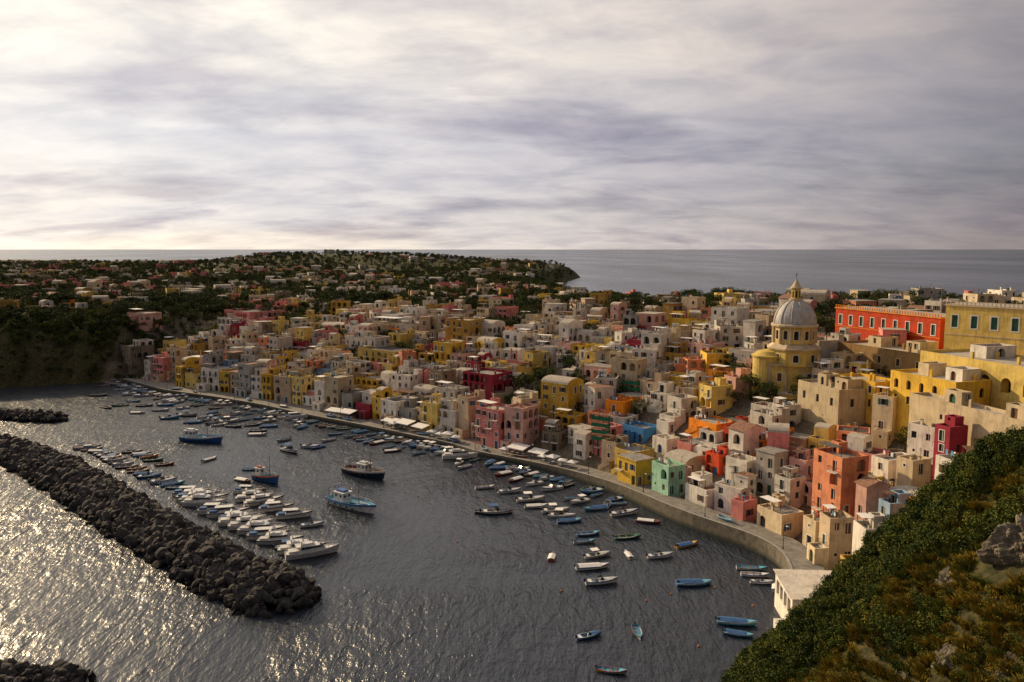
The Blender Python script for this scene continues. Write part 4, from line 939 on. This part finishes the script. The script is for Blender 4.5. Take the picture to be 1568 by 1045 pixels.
f1 = fishing(16, 'paint_white', 'paint_blue', 'paint_lightblue', -.2, 2); f2 = fishing(15, 'paint_navy', 'paint_white', 'paint_wood', .02, 2); f3 = fishing(15, 'paint_blue', 'paint_white', 'paint_lightblue', -.25, 2); f4 = fishing(9, 'paint_blue', 'paint_orange', 'paint_lightblue', -.25, 1)
bp_(f1, 'fishing_boat', 538, 775, -38); bp_(f2, 'fishing_boat', 557, 726, -35); bp_(f3, 'fishing_boat', 308, 674, -15); bp_(f4, 'fishing_boat', 407, 735, -30)
for (t, i, a, b, g, s) in [('rb', 'red', 845, 852, 80, .75), ('rb', 'blue', 900, 817, 10, 1), ('rb', 'white2', 894, 829, 5, .9), ('rb', 'green', 960, 822, 8, 1), ('rb', 'white', 962, 849, 100, .7), ('mot', 0, 1010, 851, 12, .9),
     ('rb', 'yellow2', 1051, 834, 25, .95), ('mot', 1, 914, 850, 15, .85), ('rb', 'white', 906, 868, 8, 1.15), ('mot', 0, 920, 891, 10, 1), ('rb', 'blue', 1061, 893, 4, 1.15), ('mot', 3, 901, 973, 20, .72), ('rb', 'white2', 976, 967, -88, .9),
     ('rb', 'yellow', 936, 1026, -18, .85), ('rb', 'lightblue', 1127, 953, -12, 1.1), ('rb', 'lightblue', 1130, 970, -20, .8), ('rb', 'white2', 1150, 870, -10, 1), ('rb', 'white', 1155, 880, -10, 1), ('mot', 0, 1166, 891, -8, .7), ('rb', 'white', 1187, 898, 70, .6),
     ('mot', 2, 760, 784, 5, 1.1), ('rb', 'white', 742, 746, 10, 1), ('rb', 'blue', 764, 716, 5, 1), ('mot', 1, 850, 782, 5, 1), ('rb', 'blue', 871, 797, 10, 1), ('mot', 1, 812, 765, 8, 1.1), ('mot', 0, 780, 752, 12, 1), ('rb', 'white', 820, 775, 8, 1),
     ('mot', 0, 955, 786, 15, 1.1), ('rb', 'red', 992, 798, -20, 1), ('rb', 'white', 930, 772, 75, 1.1), ('yac', 0, 703, 700, 8, 1), ('mot', 2, 443, 690, -40, 1.2), ('mot', 0, 475, 684, -10, 1), ('rb', 'white', 320, 703, 60, .9), ('rb', 'lightblue', 383, 718, 0, .9), ('rb', 'wood', 372, 735, -30, 1),
     ('yac', 3, 452, 640, 15, 1), ('rb', 'wood', 395, 748, -20, .9), ('rb', 'white', 210, 632, 0, 1), ('rb', 'navy', 150, 605, 5, 1.4), ('rb', 'white', 245, 628, 8, 1.2), ('rb', 'wood', 600, 690, 20, 1), ('mot', 1, 860, 790, -12, 1), ('rb', 'navy', 745, 783, 0, 1)]:
    if t == 'rb': bp_(rb[i][RR.randint(0, 1)], 'rowing_boat', a, b, g, s)
    elif t == 'mot': bp_(mot[i], 'motorboat', a, b, g, s)
    else: bp_(yac[i], 'motor_yacht', a, b, g, s)
mrow = [survey(a, b, 0) for a, b in [(128, 684), (190, 712), (250, 738), (290, 758), (335, 785), (380, 808), (425, 832), (472, 852)]]
MR = resample(mrow, 3.6); RRb = random.Random(4)
for k, (x, y) in enumerate(MR):
    f = k / len(MR); r = RRb.random()
    if f < .42:
        m_, nm = (RRb.choice(rb[RRb.choice(['navy', 'white', 'wood', 'blue', 'lightblue', 'red', 'navy'])]), 'rowing_boat') if r < .6 else (RRb.choice(mot), 'motorboat')
        if r > .95: m_, nm = sail, 'sailing_boat'
    elif f < .55: m_, nm = (RRb.choice(mot + rb['blue'] + rb['lightblue']), 'motorboat')
    else: m_, nm = (RRb.choice(yac), 'motor_yacht') if r < .85 else (RRb.choice(mot), 'motorboat')
    boat(m_, nm, x + RRb.uniform(-.9, .9), y + RRb.uniform(-.6, .6), RRb.gauss(14, 8), RRb.uniform(.85, 1.1))
    if .1 < f < .55 and RRb.random() < .4: boat(RRb.choice(rb[RRb.choice(list(rb))]), 'rowing_boat', x + 9.5 + RRb.uniform(-1, 1), y + 3 + RRb.uniform(-1, 1), RRb.gauss(12, 12), 1.0)
    if f > .58 and RRb.random() < .55: boat(RRb.choice(yac + mot[:2]), 'motor_yacht', x + 11.5 + RRb.uniform(-1, 1), y + 4.5, RRb.gauss(14, 9), .85)
for off, step, pr in ((5, 3.0, .85), (12, 3.6, .5), (19, 4.6, .28), (28, 6, .16)):
    s = 3.0
    while s < cumlen[-1] - 30:
        qx = np.interp(s, cumlen, QA[:, 0]); qy = np.interp(s, cumlen, QA[:, 1]); nx1 = -np.interp(s, cumlen, QN[:, 0]); ny1 = -np.interp(s, cumlen, QN[:, 1])
        fr = s / cumlen[-1]; p = pr
        if fr > .58: p *= (1 if off == 5 else (.75 if off == 12 else 0))
        if fr > .83: p *= .12
        if RRb.random() < p:
            ang = math.degrees(math.atan2(ny1, nx1)) + RRb.gauss(0, 14); r = RRb.random()
            m_, nm = (RRb.choice(rb[RRb.choice(['blue', 'white', 'white2', 'lightblue', 'blue', 'navy', 'wood', 'red', 'green', 'white'])]), 'rowing_boat') if r < .68 else (RRb.choice(mot), 'motorboat')
            if off == 12 and RRb.random() < .08: m_, nm = sail, 'sailing_boat'
            o2 = off + RRb.uniform(-1.2, 1.2); boat(m_, nm, qx + nx1 * o2, qy + ny1 * o2, ang, RRb.uniform(.8, 1.1), 2.3)
        if off == 5 and RRb.random() < .16:
            boat(RRb.choice(rb[RRb.choice(['blue', 'white', 'lightblue', 'red'])]), 'rowing_boat', qx - nx1 * 2.6, qy - ny1 * 2.6, math.degrees(math.atan2(ny1, nx1)) + 90 + RRb.gauss(0, 20), .85, 2.3, z=qz(qx) + .1)
        s += step
for _ in range(30):
    a = RRb.uniform(150, 430); b = 600 + (a - 150) * .17 + RRb.uniform(3, 26); x, y = survey(a, b, 0); boat(RRb.choice(mot + rb['white'] + rb['blue'] + rb['navy']), 'motorboat', x, y, RRb.uniform(-30, 30), 1.1, 5)
for _ in range(14):
    a = RRb.uniform(1400, 1568); x, y = survey(a, RRb.uniform(458, 462), 0); boat(RRb.choice(yac + [sail]), 'motor_yacht', x, y, RRb.uniform(0, 180), 1.4)
mb = MB(); mb.revolve([(.01, -.2), (.3, -.05), (.36, .15), (.25, .38), (.06, .46), (.06, .7), (.01, .72)], 10, 'paint_orange'); bu = mb.mesh('mooring_buoy')
for a, b in [(1028, 910), (1070, 990), (990, 920), (860, 905), (1153, 928), (640, 760), (700, 830), (350, 690), (1095, 900), (600, 720), (455, 715)]: x, y = survey(a, b); place(bu, 'mooring_buoy', (x, y, 0), sc=.6)

# ------------------------------------------------------------------ quay furniture
mb = MB(); mb.tube((0, 0, 0), (0, 0, 2.9), .05, .04, 6, 'door_wood'); z = 2.3; w = 1.7
for q in (((-w, -w), (w, -w)), ((w, -w), (w, w)), ((w, w), (-w, w)), ((-w, w), (-w, -w))):
    mb.poly([(*q[0], z), (*q[1], z), (0, 0, 3.0)], 'canvas_white'); mb.poly([(*q[0], z - .2), (*q[1], z - .2), (*q[1], z), (*q[0], z)], 'canvas_white')
mb.box(-.6, .6, -.45, .45, .7, .75, 'paint_white')
for sx in (-1, 1): mb.box(sx * .9 - .22, sx * .9 + .22, -.22, .22, .42, .46, 'paint_blue'); mb.box(sx * 1.1 - .03, sx * 1.1 + .03, -.22, .22, .46, .9, 'paint_blue'); mb.box(sx * .9 - .03, sx * .9 + .03, -.03, .03, 0, .42, 'iron')
par = mb.mesh('cafe_parasol')
mb = MB(); mb.tube((0, 0, 0), (0, 0, 4.6), .08, .05, 8, 'iron'); mb.tube((0, 0, 0), (0, 0, .5), .16, .12, 8, 'iron'); mb.tube((0, 0, 4.5), (.7, 0, 4.8), .04, .03, 5, 'iron'); mb.revolve([(.01, 4.95), (.3, 4.75), (.22, 4.6), (.01, 4.5)], 8, 'trim_white', cx=.75); lamp = mb.mesh('street_lamp')
mb = MB()
for k in range(6):
    x = -3.6 + k * 1.2; m_ = 'canvas_white'
    mb.poly([(x, -2.2, 2.5), (x + 1.2, -2.2, 2.5), (x + 1.2, 2.0, 3.3), (x, 2.0, 3.3)], m_); mb.poly([(x, -2.2, 2.25), (x + 1.2, -2.2, 2.25), (x + 1.2, -2.2, 2.5), (x, -2.2, 2.5)], m_)
    mb.tube((x, -2.15, 0), (x, -2.15, 2.5), .04, .04, 5, 'iron')
for k in range(3):
    x = -2.6 + k * 2.4; mb.box(x - .5, x + .5, -.8, .2, .7, .75, 'paint_white'); mb.box(x - .4, x - .1, -1.3, -1.0, .42, .46, 'door_wood'); mb.box(x + .1, x + .4, .5, .8, .42, .46, 'door_wood'); mb.box(x - .04, x + .04, -.35, -.25, 0, .7, 'iron')
awn = mb.mesh('restaurant_awning')
s = 4.0; kk = 0
while s < cumlen[-1] - 3:
    qx = np.interp(s, cumlen, QA[:, 0]); qy = np.interp(s, cumlen, QA[:, 1]); n1 = np.interp(s, cumlen, QN[:, 0]); n2 = np.interp(s, cumlen, QN[:, 1])
    pxx = 784 + F * qx / qy; kk += 1
    if (545 < pxx < 690 or 750 < pxx < 885 or 480 < pxx < 520):
        if kk % 2 == 0 and RRb.random() < .6: place(awn, 'restaurant_awning', (qx + n1 * 4.6, qy + n2 * 4.6, qz(qx) - .12), math.atan2(n2, n1) - math.pi / 2 + RRb.gauss(0, .05), sc=RRb.uniform(.7, 1.0))
        elif RRb.random() < .6: place(par, 'cafe_parasol', (qx + n1 * 2.4, qy + n2 * 2.4, qz(qx) - .12), RRb.uniform(0, .8) + math.atan2(n2, n1), sc=RRb.uniform(.75, 1.05))
    if kk % 6 == 0: place(lamp, 'street_lamp', (qx + n1 * 1.2, qy + n2 * 1.2, qz(qx) - .12), math.atan2(n2, n1))
    s += 3.8
def scaffold(a0, b, y, w, h):
    mb = MB(); x, z = sdepth(a0, b, y)
    n = 3
    for i in range(n + 1):
        for yy in (0, 1.2): mb.tube((w * i / n, yy, -h), (w * i / n, yy, .6), .05, .05, 5, 'iron')
    for k in range(int(h / 2) + 1):
        zz = -k * 2.0; mb.box(-.1, w + .1, 0, 1.2, zz - .06, zz, 'door_wood'); mb.tube((0, -.02, zz), (w, -.02, zz), .04, .04, 5, 'iron')
        mb.poly([(0, -.06, zz - 1.5), (w, -.06, zz - 1.5), (w, -.06, zz - .4), (0, -.06, zz - .4)], 'net_green'); mb.poly([(w + .06, 0, zz - 1.8), (w + .06, 1.2, zz - 1.8), (w + .06, 1.2, zz - .1), (w + .06, 0, zz - .1)], 'net_green')
    mb.obj('construction_scaffold', (x, y, z), -.6)
scaffold(906, 634, 230, 5.5, 6.5); scaffold(952, 580, 260, 6, 8)

# ------------------------------------------------------------------ light + sky
SAZ, SEL = math.radians(-46), math.radians(22)
sdir = Vector((math.sin(SAZ) * math.cos(SEL), math.cos(SAZ) * math.cos(SEL), math.sin(SEL)))
sd = bpy.data.lights.new('sun', 'SUN'); sd.energy = 5.0; sd.angle = math.radians(1.5); sd.color = (1, .75, .44)
so = bpy.data.objects.new('sun', sd); COL.objects.link(so); so.rotation_euler = (-sdir).to_track_quat('-Z', 'Y').to_euler(); so.location = (-200, 100, 200)
wd = bpy.data.worlds.new("World"); scn.world = wd; wd.use_nodes = True; nt = wd.node_tree; nt.nodes.clear()
out = N(nt, 'OutputWorld'); bg = N(nt, 'Background'); bg.inputs['Strength'].default_value = .11; nt.links.new(bg.outputs[0], out.inputs[0])
sky = N(nt, 'TexSky', sky_type='NISHITA'); sky.sun_disc = False; sky.sun_elevation = SEL; sky.sun_rotation = SAZ; sky.dust_density = 1.0
tc = N(nt, 'TexCoord'); sx = N(nt, 'SeparateXYZ'); nt.links.new(tc.outputs['Generated'], sx.inputs[0])
zc = N(nt, 'Math', operation='MAXIMUM'); nt.links.new(sx.outputs[2], zc.inputs[0]); zc.inputs[1].default_value = 0
za = N(nt, 'Math', operation='ADD'); nt.links.new(zc.outputs[0], za.inputs[0]); za.inputs[1].default_value = .17
dx = N(nt, 'Math', operation='DIVIDE'); nt.links.new(sx.outputs[0], dx.inputs[0]); nt.links.new(za.outputs[0], dx.inputs[1])
dy = N(nt, 'Math', operation='DIVIDE'); nt.links.new(sx.outputs[1], dy.inputs[0]); nt.links.new(za.outputs[0], dy.inputs[1])
cb = N(nt, 'CombineXYZ'); nt.links.new(dx.outputs[0], cb.inputs[0]); nt.links.new(dy.outputs[0], cb.inputs[1])
mp = N(nt, 'Mapping'); mp.inputs['Rotation'].default_value = (0, 0, math.radians(20)); mp.inputs['Scale'].default_value = (.72, 1.0, 1); mp.inputs['Location'].default_value = (1.2, 3.3, 0); nt.links.new(cb.outputs[0], mp.inputs[0])
n1 = N(nt, 'TexNoise', inp={'Scale': 1.25, 'Detail': 10.0, 'Roughness': .55, 'Distortion': .2}); nt.links.new(mp.outputs[0], n1.inputs['Vector'])
n2 = N(nt, 'TexNoise', inp={'Scale': 3.4, 'Detail': 9.0, 'Roughness': .6, 'Distortion': .3}); nt.links.new(mp.outputs[0], n2.inputs['Vector'])
n4 = N(nt, 'TexNoise', inp={'Scale': .55, 'Detail': 4.0, 'Roughness': .5}); nt.links.new(mp.outputs[0], n4.inputs['Vector'])
dot = N(nt, 'VectorMath', operation='DOT_PRODUCT'); nt.links.new(tc.outputs['Generated'], dot.inputs[0]); dot.inputs[1].default_value = sdir
base = ramp(nt, [(0.0, (.20, .175, .185)), (.22, (.30, .26, .265)), (.45, (.56, .50, .475)), (.68, (.80, .735, .675)), (.9, (.98, .92, .82))], dot.outputs['Value'])
dk = ramp(nt, [(.50, 0.0), (.57, .45), (.66, 1.0)], n1.outputs['Fac']); br = ramp(nt, [(.36, (.86, .86, .90)), (.64, (1.15, 1.12, 1.08))], n2.outputs['Fac'])
m1 = N(nt, 'Mix', data_type='RGBA', blend_type='MULTIPLY'); m1.inputs[0].default_value = 1; nt.links.new(base.outputs[0], m1.inputs[6]); nt.links.new(br.outputs[0], m1.inputs[7])
dm = N(nt, 'Math', operation='MULTIPLY'); nt.links.new(dk.outputs[0], dm.inputs[0]); dm.inputs[1].default_value = .85
m2 = N(nt, 'Mix', data_type='RGBA', blend_type='MULTIPLY'); nt.links.new(dm.outputs[0], m2.inputs[0]); nt.links.new(m1.outputs[2], m2.inputs[6]); m2.inputs[7].default_value = (.54, .53, .64, 1)
bk = ramp(nt, [(0.0, .15), (.04, .65), (.13, .85), (.23, 0.0)], sx.outputs[2])
m3 = N(nt, 'Mix', data_type='RGBA', blend_type='MULTIPLY'); nt.links.new(bk.outputs[0], m3.inputs[0]); nt.links.new(m2.outputs[2], m3.inputs[6]); m3.inputs[7].default_value = (.68, .72, .87, 1)
sc10 = N(nt, 'VectorMath', operation='SCALE'); nt.links.new(m3.outputs[2], sc10.inputs[0]); sc10.inputs['Scale'].default_value = 9.6
cov = ramp(nt, [(.35, .84), (.55, .96)], n4.outputs['Fac'])
m4 = N(nt, 'Mix', data_type='RGBA'); nt.links.new(cov.outputs[0], m4.inputs[0]); nt.links.new(sky.outputs[0], m4.inputs[6]); nt.links.new(sc10.outputs[0], m4.inputs[7])
nt.links.new(m4.outputs[2], bg.inputs['Color'])
print('trees', nt_, 'bushes', nb, 'boats', len(boats), 'faces', sum(len(m.polygons) for m in bpy.data.meshes))
